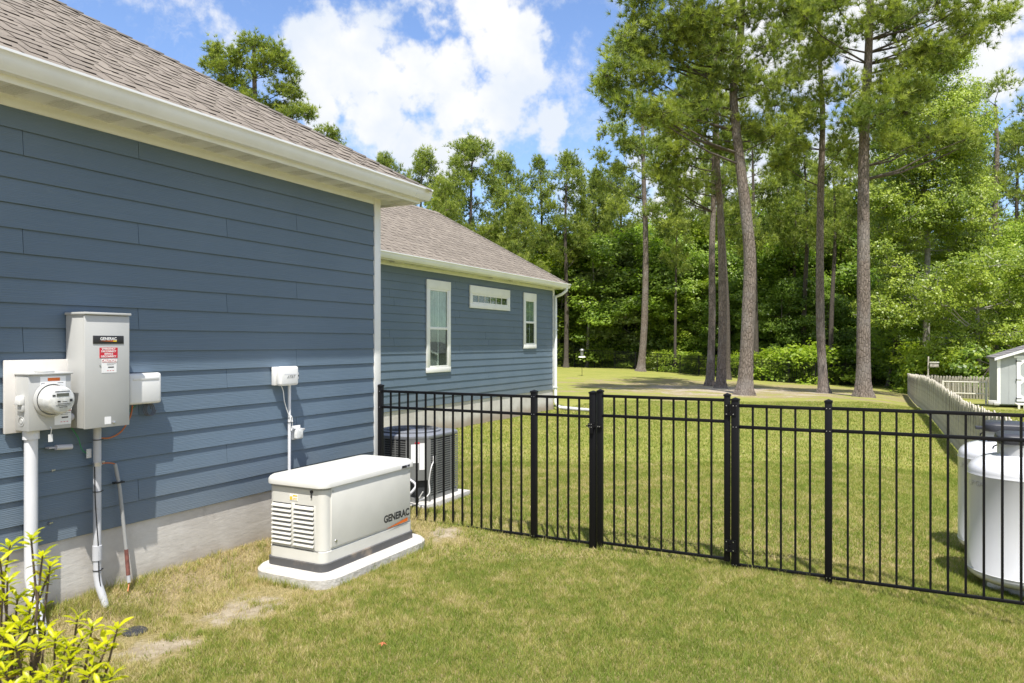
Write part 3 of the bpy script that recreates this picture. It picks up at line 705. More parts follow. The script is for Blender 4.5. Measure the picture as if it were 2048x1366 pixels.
# side hasp, knockout
MB().prism([(mx+.035, 1.475), (mx+.10, 1.475), (mx+.10, 1.53), (mx+.055, 1.53)], my0-.03, my0, 'y').build('side_cover', M['plw'], met, .006)
box('side_latch', M['grey'], met, mx+.05, mx+.10, my0-.016, my0, 1.435, 1.474, .003)
MB().lathe([(.026, -.003), (.030, -.003), (.030, .0)], (mx+.065, my0, 1.375), 24, 'y').lathe([(0, -.002), (.014, -.003), (.016, 0)], (mx+.065, my0, 1.375), 24, 'y').build('knockout', M['grey'], met, smooth=True)
MB().tube([(mx+MD-.005, 2.77, mz0+.02), (mx+MD+.012, 2.77, mz0+.004), (mx+MD+.004, 2.77, mz0-.03)], .0025, 6).box(mx+MD-.002, mx+MD+.004, 2.758, 2.782, mz0-.075, mz0-.03).build('seal_tag', M['plw'], met)
MB().lathe([(.0, .03), (.022, .024), (.030, .0), (.022, -.024), (0, -.03)], (mx+.07, my1+.025, 1.375), 16, 'y').build('nipple', M['pvc'], met, smooth=True)
# meter riser conduit, bent outward at the ground
tag(MB().tube([(mx+.055, 2.70, mz0), (mx+.055, 2.70, .62), (mx+.057, 2.70, .42), (mx+.10, 2.71, .22), (mx+.16, 2.73, -.12)], .037, 20).lathe([(.046, mz0-.055), (.046, mz0-.002), (.03, mz0-.002)], (mx+.055, 2.70, 0), 20).build('riser_conduit', M['pvcw'], smooth=True),
    'fat pale riser pipe running down from the round meter box into the ground', 'conduit')
# transfer switch box
t0, t1, tz0, tz1 = 2.958, 3.272, 1.298, 2.045; TD = .20
tb = empty('transfer_switch', (SX, 3.13, tz0), label='tall pale grey switch box with black name plate and red disconnect sticker', cat='switch box')
box('enclosure', M['grey'], tb, SX, SX+TD-.014, t0+.004, t1-.004, tz0+.004, tz1-.012, .003)
box('door', M['grey'], tb, SX+TD-.0135, SX+TD, t0, t1, tz0, tz1-.016, .004)
box('cap', M['grey'], tb, SX, SX+TD+.012, t0-.006, t1+.006, tz1-.012, tz1+.004, .003)
xd = SX+TD
box('name_plate', M['ink'], tb, xd+.0003, xd+.003, t0+.055, t1-.045, 1.845, 1.898, .001)
text('lettering', 'GENERAC', M['wht'], tb, (xd+.0034, (t0+t1)/2+.004, 1.877), .027, bold=.0006, sx=.95)
MB().add([(xd+.0036, t0+.095, 1.864), (xd+.0036, t1-.095, 1.8585), (xd+.0036, t1-.095, 1.867)], [(0, 1, 2)]).build('orange_wedge', M['orange'], tb)
box('yellow_tip', M['yellow'], tb, xd+.0036, xd+.0039, t1-.12, t1-.095, 1.859, 1.867)
box('disconnect_sticker', M['red'], tb, xd+.0003, xd+.0015, t0+.10, t1-.088, 1.752, 1.820)
for i, s in enumerate(('EMERGENCY', 'DISCONNECT', 'SERVICE', 'DISCONNECT')):
    text('lettering', s, M['wht'], tb, (xd+.0019, (t0+t1)/2+.006, 1.811-.0162*i-.001*(i > 1)), .0165, bold=.0004)
caution(tb, xd, t0+.115, t1-.095, 1.655, 1.745)
MB().lathe([(0, .003), (.006, .003), (.006, 0)], (xd, t0+.104, 1.705), 10, 'x').build('rivet', M['screw'], tb)
box('rating_sticker', M['wht'], tb, xd+.0003, xd+.0013, t0+.135, t0+.180, tz0+.02, tz0+.068)
MB().lathe([(0, .012), (.009, .010), (.010, 0)], (xd, t0+.198, tz0+.026), 12, 'x').build('latch', M['screw'], tb)
# grey cable box
cb0, cb1, cz0, cz1 = 3.40, 3.60, 1.395, 1.615
cbx = empty('utility_box', (SX, 3.48, 1.4), label='small pale grey rounded utility box right of the tall switch box', cat='utility box')
c0, c1 = 3.335, 3.600
box('back_box', M['plg'], cbx, SX, SX+.055, c0, c1, 1.425, 1.635, .012)
box('cover', M['plw'], cbx, SX+.0555, SX+.105, c0+.004, c1-.004, 1.420, 1.638, .020, 3)
box('cover_ridge', M['plw'], cbx, SX+.104, SX+.108, c0+.03, c1-.03, 1.590, 1.610, .002)
MB().box(SX+.02, SX+.07, c0-.008, c0, 1.44, 1.455).box(SX+.02, SX+.07, c0-.008, c0, 1.56, 1.575).build('hinge', M['plg'], cbx)
# cables
def wire(name, pts, r, m, lab, cat='cable'):
    P = [Vector(p) for p in pts]; out = []
    for i in range(len(P)-1):
        p0 = P[max(i-1, 0)]; p1 = P[i]; p2 = P[i+1]; p3 = P[min(i+2, len(P)-1)]
        for t in (0, .2, .4, .6, .8):
            out.append(.5*((2*p1)+(p2-p0)*t+(2*p0-5*p1+4*p2-p3)*t*t+(3*p1-p0-3*p2+p3)*t**3))
    out.append(P[-1]); mb = MB().tube(out, r, 6); o = mb.build(name, m, None, smooth=True)
    if lab: tag(o, lab, cat)
    return o
wire('orange_cable', [(SX+.03, 3.415, 1.41), (SX+.025, 3.40, 1.33), (SX+.022, 3.34, 1.24), (SX+.02, 3.27, 1.205), (SX+.03, 3.20, 1.205), (SX+.045, 3.135, 1.225)], .0055, M['wireo'], 'orange cable hanging below the small utility box and tied to the pipe')
wire('green_wire', [(SX+.03, 3.44, 1.41), (SX+.02, 3.38, 1.35), (SX+.02, 3.30, 1.315)], .003, M['wireg'], 'short green wire between the utility box and the tall switch box', 'wire')
wire('green_wire', [(SX+.02, 2.98, 1.305), (SX+.02, 3.03, 1.23), (SX+.02, 3.055, 1.15), (SX+.02, 3.09, 1.115)], .0032, M['wireg'], 'green wire dropping from the switch box to the terminal bar', 'wire')
lp = []
for k in range(26):
    a = k*.75; lp.append((SX+.02+.0025*k/3, 3.535+.035*math.cos(a)+.001*k, 1.372+.042*math.sin(a)))
wire('coiled_cable', lp, .004, M['wiregr'], 'coil of dark grey cable hanging under the small utility box')
tag(MB().box(SX+.02, SX+.03, 3.085, 3.115, 1.085, 1.145).box(SX+.0301, SX+.036, 3.088, 3.112, 1.092, 1.10).box(SX+.0301, SX+.036, 3.088, 3.112, 1.11, 1.118).box(SX+.0301, SX+.036, 3.088, 3.112, 1.128, 1.136).build('terminal_bar', M['plw']),
    'small white terminal bar beside the middle pipe', 'terminal bar')
# middle conduit
mc = MB(); pxx = SX+.062
mc.tube([(pxx, 3.135, tz0), (pxx, 3.135, .40), (pxx, 3.135, .30), (pxx+.01, 3.137, .24), (pxx+.04, 3.15, .15), (pxx+.055, 3.155, .09)], .0245, 18)
mc.lathe([(.025, .40), (.0295, .402), (.0295, .50), (.025, .502)], (pxx, 3.135, 0), 18)
mco = tag(mc.build('riser_conduit', M['pvc'], smooth=True), 'grey pipe with black zip ties running down from the tall switch box', 'conduit')
for z in (1.205, .86, .335): MB().lathe([(.0255, z-.003), (.028, z-.003), (.028, z+.003), (.0255, z+.003)], (pxx, 3.135, 0), 16).box(pxx, pxx+.006, 3.16, 3.175, z-.003, z+.003).build('cable_tie', M['wireb'], mco)
MB().lathe([(.0255, 1.03), (.028, 1.03), (.028, 1.055), (.0255, 1.055)], (pxx, 3.135, 0), 16).box(SX+.005, SX+.045, 3.155, 3.20, 1.032, 1.053).build('pipe_strap', M['screw'], mco)
wire('black_cable', [(pxx+.010, 3.110, 1.03), (pxx+.014, 3.112, .8), (pxx+.024, 3.126, .5), (pxx+.027, 3.13, .3), (pxx+.045, 3.14, .18)], .0035, M['wireb'], 'thin black cable strapped down the front of the middle pipe')
# thin conduit with red tape
tc_ = MB(); a = (SX+.03, 3.285, 1.02); b = (SX+.055, 3.350, .42); c = (SX+.07, 3.40, .17)
tco = tag(MB().tube([a, (SX+.035, 3.315, .85), b], .0125, 12).build('thin_conduit', M['greyd'], smooth=True), 'thin leaning grey conduit with red tape at its foot', 'conduit')  # darker grey than the other pipes: shade put into its colour
MB().tube([b, (SX+.066, 3.358, .24)], .0135, 12).build('tape', M['redtape'], tco, smooth=True)
MB().tube([(SX+.066, 3.358, .24), (SX+.068, 3.362, .19)], .0128, 12).build('end_piece', M['pvc'], tco, smooth=True)
MB().box(SX+.02, SX+.055, 3.27, 3.34, .885, .895).build('cable_tie', M['wireb'], tco)
wire('orange_cable', [(SX+.05, 3.18, 1.04), (SX+.04, 3.23, 1.035), (SX+.032, 3.28, 1.02), (SX+.03, 3.285, 1.0)], .0045, M['wireo'], 'orange cable entering the top of the thin leaning conduit')
wire('orange_cable', [(SX+.068, 3.364, .2), (SX+.075, 3.355, .17), (SX+.1, 3.33, .14)], .004, M['wireo'], 'orange cable end poking out at the foot of the thin conduit')
# small grey battery tube + pipe screws
tag(MB().tube([(SX+.045, 2.87, 1.185), (SX+.045, 2.972, 1.178)], .017, 14).box(SX+.0, SX+.04, 2.83, 2.87, 1.18, 1.19).build('wall_peg', M['plg'], smooth=True), 'stubby grey cylinder fixed below the meter box', 'wall fitting')
for (y_, z_) in ((2.875, 1.035), (2.86, .70)):
    tag(MB().lathe([(0, .012), (.006, .012), (.009, .004), (.009, 0)], (SX-.008, y_, z_), 10, 'x').box(SX-.008, SX, y_, y_+.02, z_-.004, z_+.004).build('siding_screw', M['screw']),
        'metal screw left in the siding ' + ('below the grey cylinder' if z_ > 1 else 'low on the wall beside the fat pipe'), 'screw')
# white telephone box
tel = empty('telephone_box', (SX, 5.0, 1.47), label='white telephone interface box on the middle of the wall', cat='telephone box')
q0, q1 = 4.755, 4.985
box('back_plate', M['plw'], tel, SX, SX+.045, q0, q1, 1.482, 1.642, .006)
box('cover', M['plw'], tel, SX+.0455, SX+.105, q0+.006, q1-.002, 1.478, 1.646, .022, 3)
box('cover_band', M['plg'], tel, SX+.1045, SX+.1060, q0+.05, q1-.03, 1.575, 1.578)
text('lettering', 'AT&T', M['greyd'], tel, (SX+.1065, (q0+q1)/2+.012, 1.555), .034, bold=.001, shear=.3, sx=1.1)
box('hasp', M['plw'], tel, SX+.05, SX+.085, q1-.001, q1+.018, 1.53, 1.59, .006)
MB().lathe([(0, .003), (.007, .003), (.007, 0)], (SX+.085, q1+.009, 1.56), 12, 'x').build('lock', M['ink'], tel)
tag(MB().tube([(SX+.035, 4.935, 1.48), (SX+.035, 4.935, .35)], .0135, 12).build('thin_conduit', M['pvcw'], smooth=True), 'thin white conduit running down from the white telephone box', 'conduit')
wl_ = [(SX+.04, 4.83, 1.48), (SX+.045, 4.85, 1.43), (SX+.05, 4.86, 1.34), (SX+.05, 4.895, 1.25), (SX+.052, 4.925, 1.19)]
for k in range(14):
    a_ = k*.9; wl_.append((SX+.055, 4.937+.014*math.cos(a_), 1.14+.065*math.sin(a_)))
wire('white_cable', wl_, .004, M['plw'], 'looped white cable tied to the thin conduit under the telephone box')
tag(MB().box(SX+.02, SX+.065, 4.918, 4.975, 1.146, 1.150).build('cable_tie', M['wireb']), 'black tie round the white cable loop on the thin conduit', 'cable tie')
ob = empty('outlet_box', (SX, 5.0, 1.0), label='small clear-covered outlet box beside the thin white conduit above the generator', cat='outlet box')
box('mounting_block', M['plw'], ob, SX, SX+.02, 4.985, 5.09, .985, 1.108, .003)
box('outlet', M['plg'], ob, SX+.0202, SX+.03, 5.01, 5.07, 1.01, 1.07, .004)
box('bubble_cover', M['glass'], ob, SX+.0202, SX+.065, 4.99, 5.085, .99, 1.085, .014, 3)
wire('white_cable', [(SX+.04, 4.95, 1.095), (SX+.06, 5.02, 1.085), (SX+.06, 5.10, 1.075), (SX+.03, 5.105, 1.055)], .003, M['plw'], 'short white cable looping over the clear outlet box')

# ------------------------------------------------------------------ air conditioner behind the fence
ac = empty('air_conditioner', (-5.05, 7.28, .06), label='grey louvred air conditioning unit behind the fence by the house corner', cat='air conditioner')
ax0, ax1, ay0, ay1, az0, az1 = -5.50, -4.66, 6.86, 7.70, .06, .80
tag(box('air_conditioner_pad', M['pad'], None, ax0-.06, ax1+.10, ay0-.10, ay1+.10, -.05, .06, .01), 'flat pale concrete pad under the air conditioning unit', 'pad')
def oct_(g=0, ch=.16): return [(ax1-ch+g*.4, ay0-g), (ax1+g, ay0+ch-g*.4), (ax1+g, ay1-.05), (ax1-.05, ay1+g), (ax0+.05, ay1+g), (ax0-g, ay1-.05), (ax0-g, ay0+.05), (ax0+.05, ay0-g)]
mb = MB(); slab(mb, [(oct_(-.03), az0+.02), (oct_(-.03), az1-.02)]); mb.build('coil', M['acdark'], ac)
mb = MB(); slab(mb, [(oct_(.0), az0), (oct_(.0), az0+.05)]); mb.build('base', M['acg'], ac)
mb = MB(); slab(mb, [(oct_(.006), az1-.045), (oct_(.012), az1-.03), (oct_(.008), az1-.004), (oct_(-.03), az1+.012)]); mb.build('top', M['actop'], ac, smooth=True)
ccx, ccy = (ax0+ax1)/2, (ay0+ay1)/2
MB().lathe([(.355, 0), (.36, .02), (.33, .028), (.315, .0)], (ccx, ccy, az1+.010), 40).build('fan_ring', M['actop'], ac, smooth=True)
MB().lathe([(0, .0), (.33, .0)], (ccx, ccy, az1+.013), 40).build('fan_opening', M['acdark'], ac)
g_ = MB()
for k in range(1, 9):
    r = .035*k+.02; P = [(ccx+r*math.cos(t), ccy+r*math.sin(t), az1+.036) for t in np.linspace(0, 2*math.pi, 33)]; g_.tube(P, .0028, 4, False)
for k in range(8):
    t = k*math.pi/4; g_.tube([(ccx+.04*math.cos(t), ccy+.04*math.sin(t), az1+.033), (ccx+.33*math.cos(t), ccy+.33*math.sin(t), az1+.031)], .003, 4, False)
g_.lathe([(0, .045), (.05, .044), (.06, .034)], (ccx, ccy, az1), 16)
g_.build('fan_grille', M['actop'], ac)
for i in range(24):   # louvre bands on two faces
    z = az0+.065+i*.0262
    mb = MB().box(ax0+.045, ax1-.175, ay0-.004, ay0+.012, z, z+.012).box(ax1-.012, ax1+.004, ay0+.175, ay1-.045, z, z+.012)
    mb.build('louvre', M['acg'], ac)
mb = MB()
for x_ in np.linspace(ax0+.05, ax1-.19, 5): mb.box(x_, x_+.014, ay0-.007, ay0-.0045, az0+.05, az1-.045)
for y_ in np.linspace(ay0+.18, ay1-.06, 5): mb.box(ax1+.0045, ax1+.007, y_, y_+.014, az0+.05, az1-.045)
mb.build('louvre_stay', M['acg'], ac)
# corner service panel
ch = .16; pa = Vector((ax1-ch, ay0, 0)); pb = Vector((ax1, ay0+ch, 0)); dn_ = (pb-pa).normalized(); nn = Vector((dn_.y, -dn_.x, 0))
def cpanel(name, m, u0, u1, z0, z1, off, th=.004):
    a_ = pa+dn_*u0+nn*off; b_ = pa+dn_*u1+nn*off; a2 = a_-nn*th; b2 = b_-nn*th
    V = [(a_.x, a_.y, z0), (b_.x, b_.y, z0), (b_.x, b_.y, z1), (a_.x, a_.y, z1), (a2.x, a2.y, z0), (b2.x, b2.y, z0), (b2.x, b2.y, z1), (a2.x, a2.y, z1)]
    return MB().add(V, [(0, 1, 2, 3), (4, 7, 6, 5), (0, 3, 7, 4), (1, 5, 6, 2), (0, 4, 5, 1), (3, 2, 6, 7)]).build(name, m, ac)
cl_ = dn_.dot(pb-pa)
cpanel('service_panel', M['acg'], .0, cl_, az0+.24, az1-.045, .010)
cpanel('service_sheet', M['wht'], .03, .12, az0+.44, az1-.09, .0125)
cpanel('service_sheet', M['wht'], .125, .185, az0+.36, az1-.08, .0125)
cpanel('red_strip', M['red'], .075, .13, az1-.085, az1-.068, .014)
cpanel('corner_post', M['acg'], -.03, .006, az0+.0, az1-.04, .011); cpanel('corner_post', M['acg'], cl_-.006, cl_+.03, az0+.0, az1-.04, .011)
wire('line_set', [(-4.80, 6.86, .32), (-4.70, 6.84, .26), (-4.76, 6.76, .16), (-4.86, 6.68, .12), (-4.9, 6.45, .12)], .016, M['pvc'], 'grey insulated refrigerant line below the air conditioner service panel', 'pipe')
wire('black_cable', [(-4.78, 6.9, .30), (-4.66, 6.8, .2), (-4.64, 6.78, .08), (-4.74, 6.7, .04)], .008, M['wireb'], 'black cable drooping at the foot of the air conditioner')
wire('white_cable', [(-4.645, 7.12, .50), (-4.60, 7.0, .46), (-4.62, 6.98, .30), (-4.60, 6.95, .16), (-4.68, 6.86, .10), (-4.62, 6.86, .2)], .006, M['plw'], 'tangled white cable hanging on the air conditioner side')
tag(box('junction_box', M['plw'], None, -4.655, -4.63, 7.11, 7.14, .47, .56, .003), 'small white junction block on the air conditioner side', 'junction box')

# ------------------------------------------------------------------ black aluminium fence
FY = 6.27
def post(x, top, par, w_=.052, zb=None, nm='post'):
    zb = G(x, FY)-.1 if zb is None else zb
    p = box(nm, M['black'], par, x-w_/2, x+w_/2, FY-w_/2, FY+w_/2, zb, top, .003)
    h = w_/2+.004
    MB().box(x-h, x+h, FY-h, FY+h, top, top+.014).add([(x-h, FY-h, top+.014), (x+h, FY-h, top+.014), (x+h, FY+h, top+.014), (x-h, FY+h, top+.014), (x, FY, top+.028)], [(0, 1, 4), (1, 2, 4), (2, 3, 4), (3, 0, 4)]).build('post_cap', M['black'], par)
    return p
def rail(par, xa, xb, z, h=.026, d=.024):
    # channel section so pickets pass through
    r = box('rail', M['black'], par, xa, xb, FY-d/2, FY+d/2, z-h/2, z+h/2, .002)
    return r
_pk = {}
def picket(par, x, z0, z1):
    key = round(z1-z0, 3)
    if key not in _pk: _pk[key] = MB().box(-.008, .008, -.008, .008, 0, z1-z0).mesh('picket')
    o = link('picket', _pk[key], M['black'], None); o.parent = par
    o.location = Vector((x, FY, z0))-par.location; return o
def screws(par, x, zs, y=None):
    mb = MB(); y = FY-.030 if y is None else y
    for z in zs:
        for dx_ in (-.012, .012): mb.lathe([(0, -.0025), (.0035, -.0025), (.0035, 0)], (x+dx_, y, z), 8, 'y')
    mb.build('screw', M['screw'], par)
fl1 = empty('metal_fence', (-4.75, FY, 0), label='black picket fence section left of the gate, joining the house corner', cat='fence')
post(-4.757, 1.395, fl1); post(-2.975, 1.385, fl1); post(-2.385, 1.395, fl1, .060)
def panel(par, xa, xb, zt, zm, zb, n_, dz=0, bottom=True):
    rail(par, xa, xb, zt); rail(par, xa, xb, zm)
    if bottom: rail(par, xa, xb, zb, .022)
    for i in range(n_):
        x = xa+(xb-xa)*(i+1)/(n_+1); picket(par, x, zb-.035*(not bottom), zt+.004)
panel(fl1, -4.731, -3.001, 1.347, 1.182, .045, 15); panel(fl1, -2.949, -2.415, 1.352, 1.185, .045, 4)
screws(fl1, -4.757, (1.347, 1.182, .05)); screws(fl1, -2.975, (1.35, 1.185, .05))
gate = empty('garden_gate', (-1.75, FY, 0), label='black metal picket gate with two hinges on its right side', cat='gate')
post(-2.318, 1.41, gate, .046, .02, 'gate_stile'); post(-1.205, 1.41, gate, .046, .045, 'gate_stile')
panel(gate, -2.295, -1.228, 1.376, 1.20, .062, 9)
for z in (1.30, .18):
    hg = MB().box(-1.222, -1.186, FY-.036, FY-.024, z-.05, z+.05).box(-1.172, -1.13, FY-.036, FY-.026, z-.05, z+.05)
    for k in range(3): hg.tube([(-1.178, FY-.034, z-.045+.033*k), (-1.178, FY-.034, z-.045+.033*k+.025)], .011, 10)
    hg.build('hinge', M['black'], gate)
    s_ = MB()
    for dz_ in (-.035, .035):
        for x_ in (-1.205, -1.150): s_.lathe([(0, -.003), (.0045, -.003), (.0045, 0)], (x_, FY-.037, z+dz_), 8, 'y')
    s_.build('screw', M['screw'], gate)
lt = MB().box(-2.42, -2.36, FY-.045, FY-.031, 1.09, 1.13).box(-2.40, -2.37, FY-.05, FY-.031, 1.04, 1.09).tube([(-2.44, FY-.04, 1.105), (-2.29, FY-.04, 1.105)], .006, 8)
lt.box(-2.335, -2.295, FY-.040, FY-.024, 1.095, 1.115).build('latch', M['black'], gate)
s_ = MB()
for (x_, z_) in ((-2.408, 1.122), (-2.388, 1.122), (-2.408, 1.096), (-2.388, 1.096), (-2.325, 1.105), (-2.308, 1.105)): s_.lathe([(0, -.003), (.0045, -.003), (.0045, 0)], (x_, FY-.046, z_), 8, 'y')
s_.build('screw', M['screw'], gate)
fl2 = empty('metal_fence', (-.4, FY, 0), label='black picket fence section right of the gate, in front of the white tanks', cat='fence')
post(-1.140, 1.375, fl2, .060); post(-.432, 1.385, fl2); post(1.40, 1.385, fl2); post(3.23, 1.385, fl2)
panel(fl2, -1.110, -.458, 1.335, 1.16, .026, 5); panel(fl2, -.406, 1.374, 1.340, 1.166, .020, 15); panel(fl2, 1.426, 3.204, 1.340, 1.166, .0, 15)
screws(fl2, -1.14, (1.335, 1.16, .028)); screws(fl2, -.432, (1.34, 1.164, .024)); screws(fl2, 1.40, (1.34, 1.164))

# ------------------------------------------------------------------ propane tanks
def tank(cx, cy, label):
    zb = G(cx, cy)+.0
    t = empty('propane_tank', (cx, cy, zb), label=label, cat='propane tank', group='propane tanks')
    R = .385
    prof = [(0, .045)]+[(R*math.sin(a), .155-.11*math.cos(a)) for a in np.linspace(.12, math.pi/2, 10)]
    prof += [(R, .165), (R+.003, .170), (R+.003, .176), (R, .181), (R, .945), (R+.003, .951), (R+.003, .959), (R, .965)]
    prof += [(R*math.cos(a)**.8 if a < 1.5 else 0, .970+.160*math.sin(a)) for a in np.linspace(.05, math.pi/2, 14)]
    MB().lathe(prof, (cx, cy, zb), 72).build('shell', M['tank'], t, smooth=True)
    for zz in (.176, .955): MB().lathe([(R+.001, zz-.004), (R+.0042, zz-.001), (R+.0042, zz+.001), (R+.001, zz+.004)], (cx, cy, zb), 72).build('weld_seam', M['tin'], t, smooth=True)
    MB().lathe([(.20, .0), (.20, .06), (.21, .09)], (cx, cy, zb), 32).build('foot_ring', M['tank'], t, smooth=True)
    for k in range(4):
        a = k*math.pi/2+.5; ex, ey = cx+.24*math.cos(a), cy+.24*math.sin(a)
        MB().box(ex-.05, ex+.05, ey-.05, ey+.05, zb-.01, zb+.085).build('foot', M['tin'], t, .008)
    MB().lathe([(.165, 1.07), (.172, 1.07), (.172, 1.215), (.165, 1.215)], (cx, cy, zb), 40).build('collar', M['tin'], t, smooth=True)
    h = MB(); slab(h, [(rrect(cx-.18, cx+.18, cy-.18, cy+.18, .09), zb+1.210), (rrect(cx-.185, cx+.185, cy-.185, cy+.185, .09), zb+1.230), (rrect(cx-.18, cx+.18, cy-.18, cy+.18, .09), zb+1.275), (rrect(cx-.15, cx+.15, cy-.15, cy+.15, .08), zb+1.295)])
    h.box(cx-.245, cx-.17, cy-.06, cy+.03, zb+1.218, zb+1.245)
    h.build('hood', M['hood'], t, .006)
    MB().tube([(cx-.175, cy-.03, zb+1.19), (cx-.20, cy-.03, zb+1.175), (cx-.205, cy-.03, zb+1.155)], .006, 8).build('hood_clip', M['ink'], t)
    lab = text('lettering', 'LP GAS', M['greyd'], t, (cx-.33, cy-.205, zb+.885), .06, axis='n', rz=-math.radians(58))
    return t
ta = at(2044, 0, 6.05); tank(ta.x, ta.y, 'white propane tank with black hood, nearer of the two at the right edge')
tb2 = at(2011, 0, 6.95); tank(tb2.x, tb2.y, 'white propane tank standing behind the nearer tank by the fence')

# ------------------------------------------------------------------ white picket fence, shed, far things
def pal_mesh(h, w_, pointed):
    mb = MB(); t = .009
    if pointed: pr_ = [(-w_/2, 0), (w_/2, 0), (w_/2, h-.05), (w_*.3, h-.012), (0, h), (-w_*.3, h-.012), (-w_/2, h-.05)]
    else: pr_ = [(-w_/2, 0), (w_/2, 0), (w_/2, h-.03), (w_*.28, h), (-w_*.28, h), (-w_/2, h-.03)]
    return mb.prism(pr_, -t, t, 'y').mesh('picket')
def wood_fence(path, h, w_, gap, label, limit=300, side=1):
    """path: list of (x,y); pickets on the left side of travel"""
    fe = empty('picket_fence', (path[0][0], path[0][1], G(*path[0])), label=label, cat='fence')
    me = [pal_mesh(h+dh, w_, True) for dh in (-.015, 0, .02)]
    carry = 0; k = 0
    for (xa, ya), (xb, yb) in zip(path, path[1:]):
        L = math.hypot(xb-xa, yb-ya); ux, uy = (xb-xa)/L, (yb-ya)/L; ang = math.atan2(uy, ux)
        s = carry
        while s < L:
            x, y = xa+ux*s, ya+uy*s
            o = link('picket', me[random.randrange(3)], M['picket'], None); o.parent = fe
            o.location = Vector((x-uy*.03*side, y+ux*.03*side, G(x, y)+.05))-fe.location; o.rotation_euler = (random.uniform(-.01, .01), random.uniform(-.012, .012), ang)
            s += w_+gap; k += 1
        carry = s-L
        nseg = max(1, round(L/2.4)); 
        for i in range(nseg+1):
            s = L*i/nseg; x, y = xa+ux*s, ya+uy*s; z = G(x, y)
            p = MB().box(-.045, .045, -.045, .045, -.3, h*.94).build('post', M['picket'], None); p.parent = fe; p.location = Vector((x+uy*.025*side, y-ux*.025*side, z))-fe.location; p.rotation_euler = (0, 0, ang)
            if i < nseg:
                x2, y2 = xa+ux*L*(i+1)/nseg, ya+uy*L*(i+1)/nseg; z2 = G(x2, y2)
                for hz in (.22, h*.80):
                    mb = MB(); ox, oy = -uy*.018, ux*.018; bx2, by2 = uy*.02*side, -ux*.02*side
                    vs = []
                    for (qx, qy, qz) in ((x, y, z), (x2, y2, z2)):
                        for sg in (0, 1):
                            for hh in (0, .085):
                                vs.append((qx+(uy*.02*side if sg == 0 else -uy*.018*side), qy+(-ux*.02*side if sg == 0 else ux*.018*side), qz+hz+hh))
                    mb.add(vs, [(0, 1, 3, 2), (4, 6, 7, 5), (0, 4, 5, 1), (2, 3, 7, 6), (0, 2, 6, 4), (1, 5, 7, 3)]); mb.build('rail', M['picket'], fe)
    return k
pA = at(1817, 0, 35.5); pB = at(1836, 0, 24.5); pC = at(1880, 0, 17.5); pD = at(1935, 0, 12.9); pE = at(2040, 0, 9.3)
k1 = wood_fence([(pA.x, pA.y), (pB.x, pB.y), (pC.x, pC.y), (pD.x, pD.y), (pE.x, pE.y)], 1.02, .085, .022, 'weathered pale picket fence running back along the right side of the lawn', side=-1)
qB = at(2010, 0, 31.5)
k2 = wood_fence([(pA.x+.1, pA.y+.05), (qB.x, qB.y)], 1.0, .09, .05, 'pale picket fence running behind the grey shed', side=-1)
# trellis of thin cream rails in front of that fence
tr0 = at(1886, 0, 29.0); tr1 = at(1972, 0, 28.2)
trl = empty('garden_trellis', (tr0.x, tr0.y, G(tr0.x, tr0.y)), label='low cream rail frame standing in front of the rear picket fence beside the shed', cat='trellis')
z_ = G(tr0.x, tr0.y)
for hz in (.42, .86): MB().tube([(tr0.x, tr0.y, z_+hz), (tr1.x, tr1.y, z_+hz)], .022, 6).build('rail', M['poly'], trl)
for t in np.linspace(0, 1, 9):
    p = tr0.lerp(tr1, t); MB().tube([(p.x, p.y, z_+.42), (p.x, p.y, z_+.86)], .010, 5).build('spindle', M['poly'], trl)
for t in (0, 1):
    p = tr0.lerp(tr1, t); MB().box(p.x-.03, p.x+.03, p.y-.03, p.y+.03, z_-.1, z_+.9).build('leg', M['poly'], trl)

# shed
sL = at(1995, 0, 26.0); szb = -.30
sdir = Vector((1, -.02, 0)).normalized()
shed = empty('garden_shed', (sL.x, sL.y, szb), label='pale grey garden shed with white trimmed double door and shingled gable roof', cat='shed')
x0 = sL.x; yS = sL.y; Wd = 3.0; Dp = 2.4; eh = 1.62; rp = .36
hz = lambda x: szb+eh+min(x-x0, x0+Wd-x)*rp
MB().prism([(x0, szb), (x0+Wd, szb), (x0+Wd, szb+eh), (x0+Wd/2, szb+eh+Wd/2*rp), (x0, szb+eh)], yS, yS+Dp, 'y').build('wall', M['shedw'], shed)
for i in range(13):
    xa = x0+.10+i*.235
    if xa+.23 > x0+Wd: break
    MB().add([(xa, yS-.008, szb+.02), (xa+.228, yS-.008, szb+.02), (xa+.228, yS-.008, hz(xa+.228)-.04), (xa, yS-.008, hz(xa)-.04), (xa, yS, szb+.02), (xa+.228, yS, szb+.02), (xa+.228, yS, hz(xa+.228)-.04), (xa, yS, hz(xa)-.04)],
             [(0, 1, 2, 3), (0, 3, 7, 4), (1, 5, 6, 2), (0, 4, 5, 1), (3, 2, 6, 7)]).build('plank', M['shedw'], shed)
box('corner_board', M['white'], shed, x0-.012, x0+.09, yS-.022, yS-.009, szb+.01, szb+eh-.02)
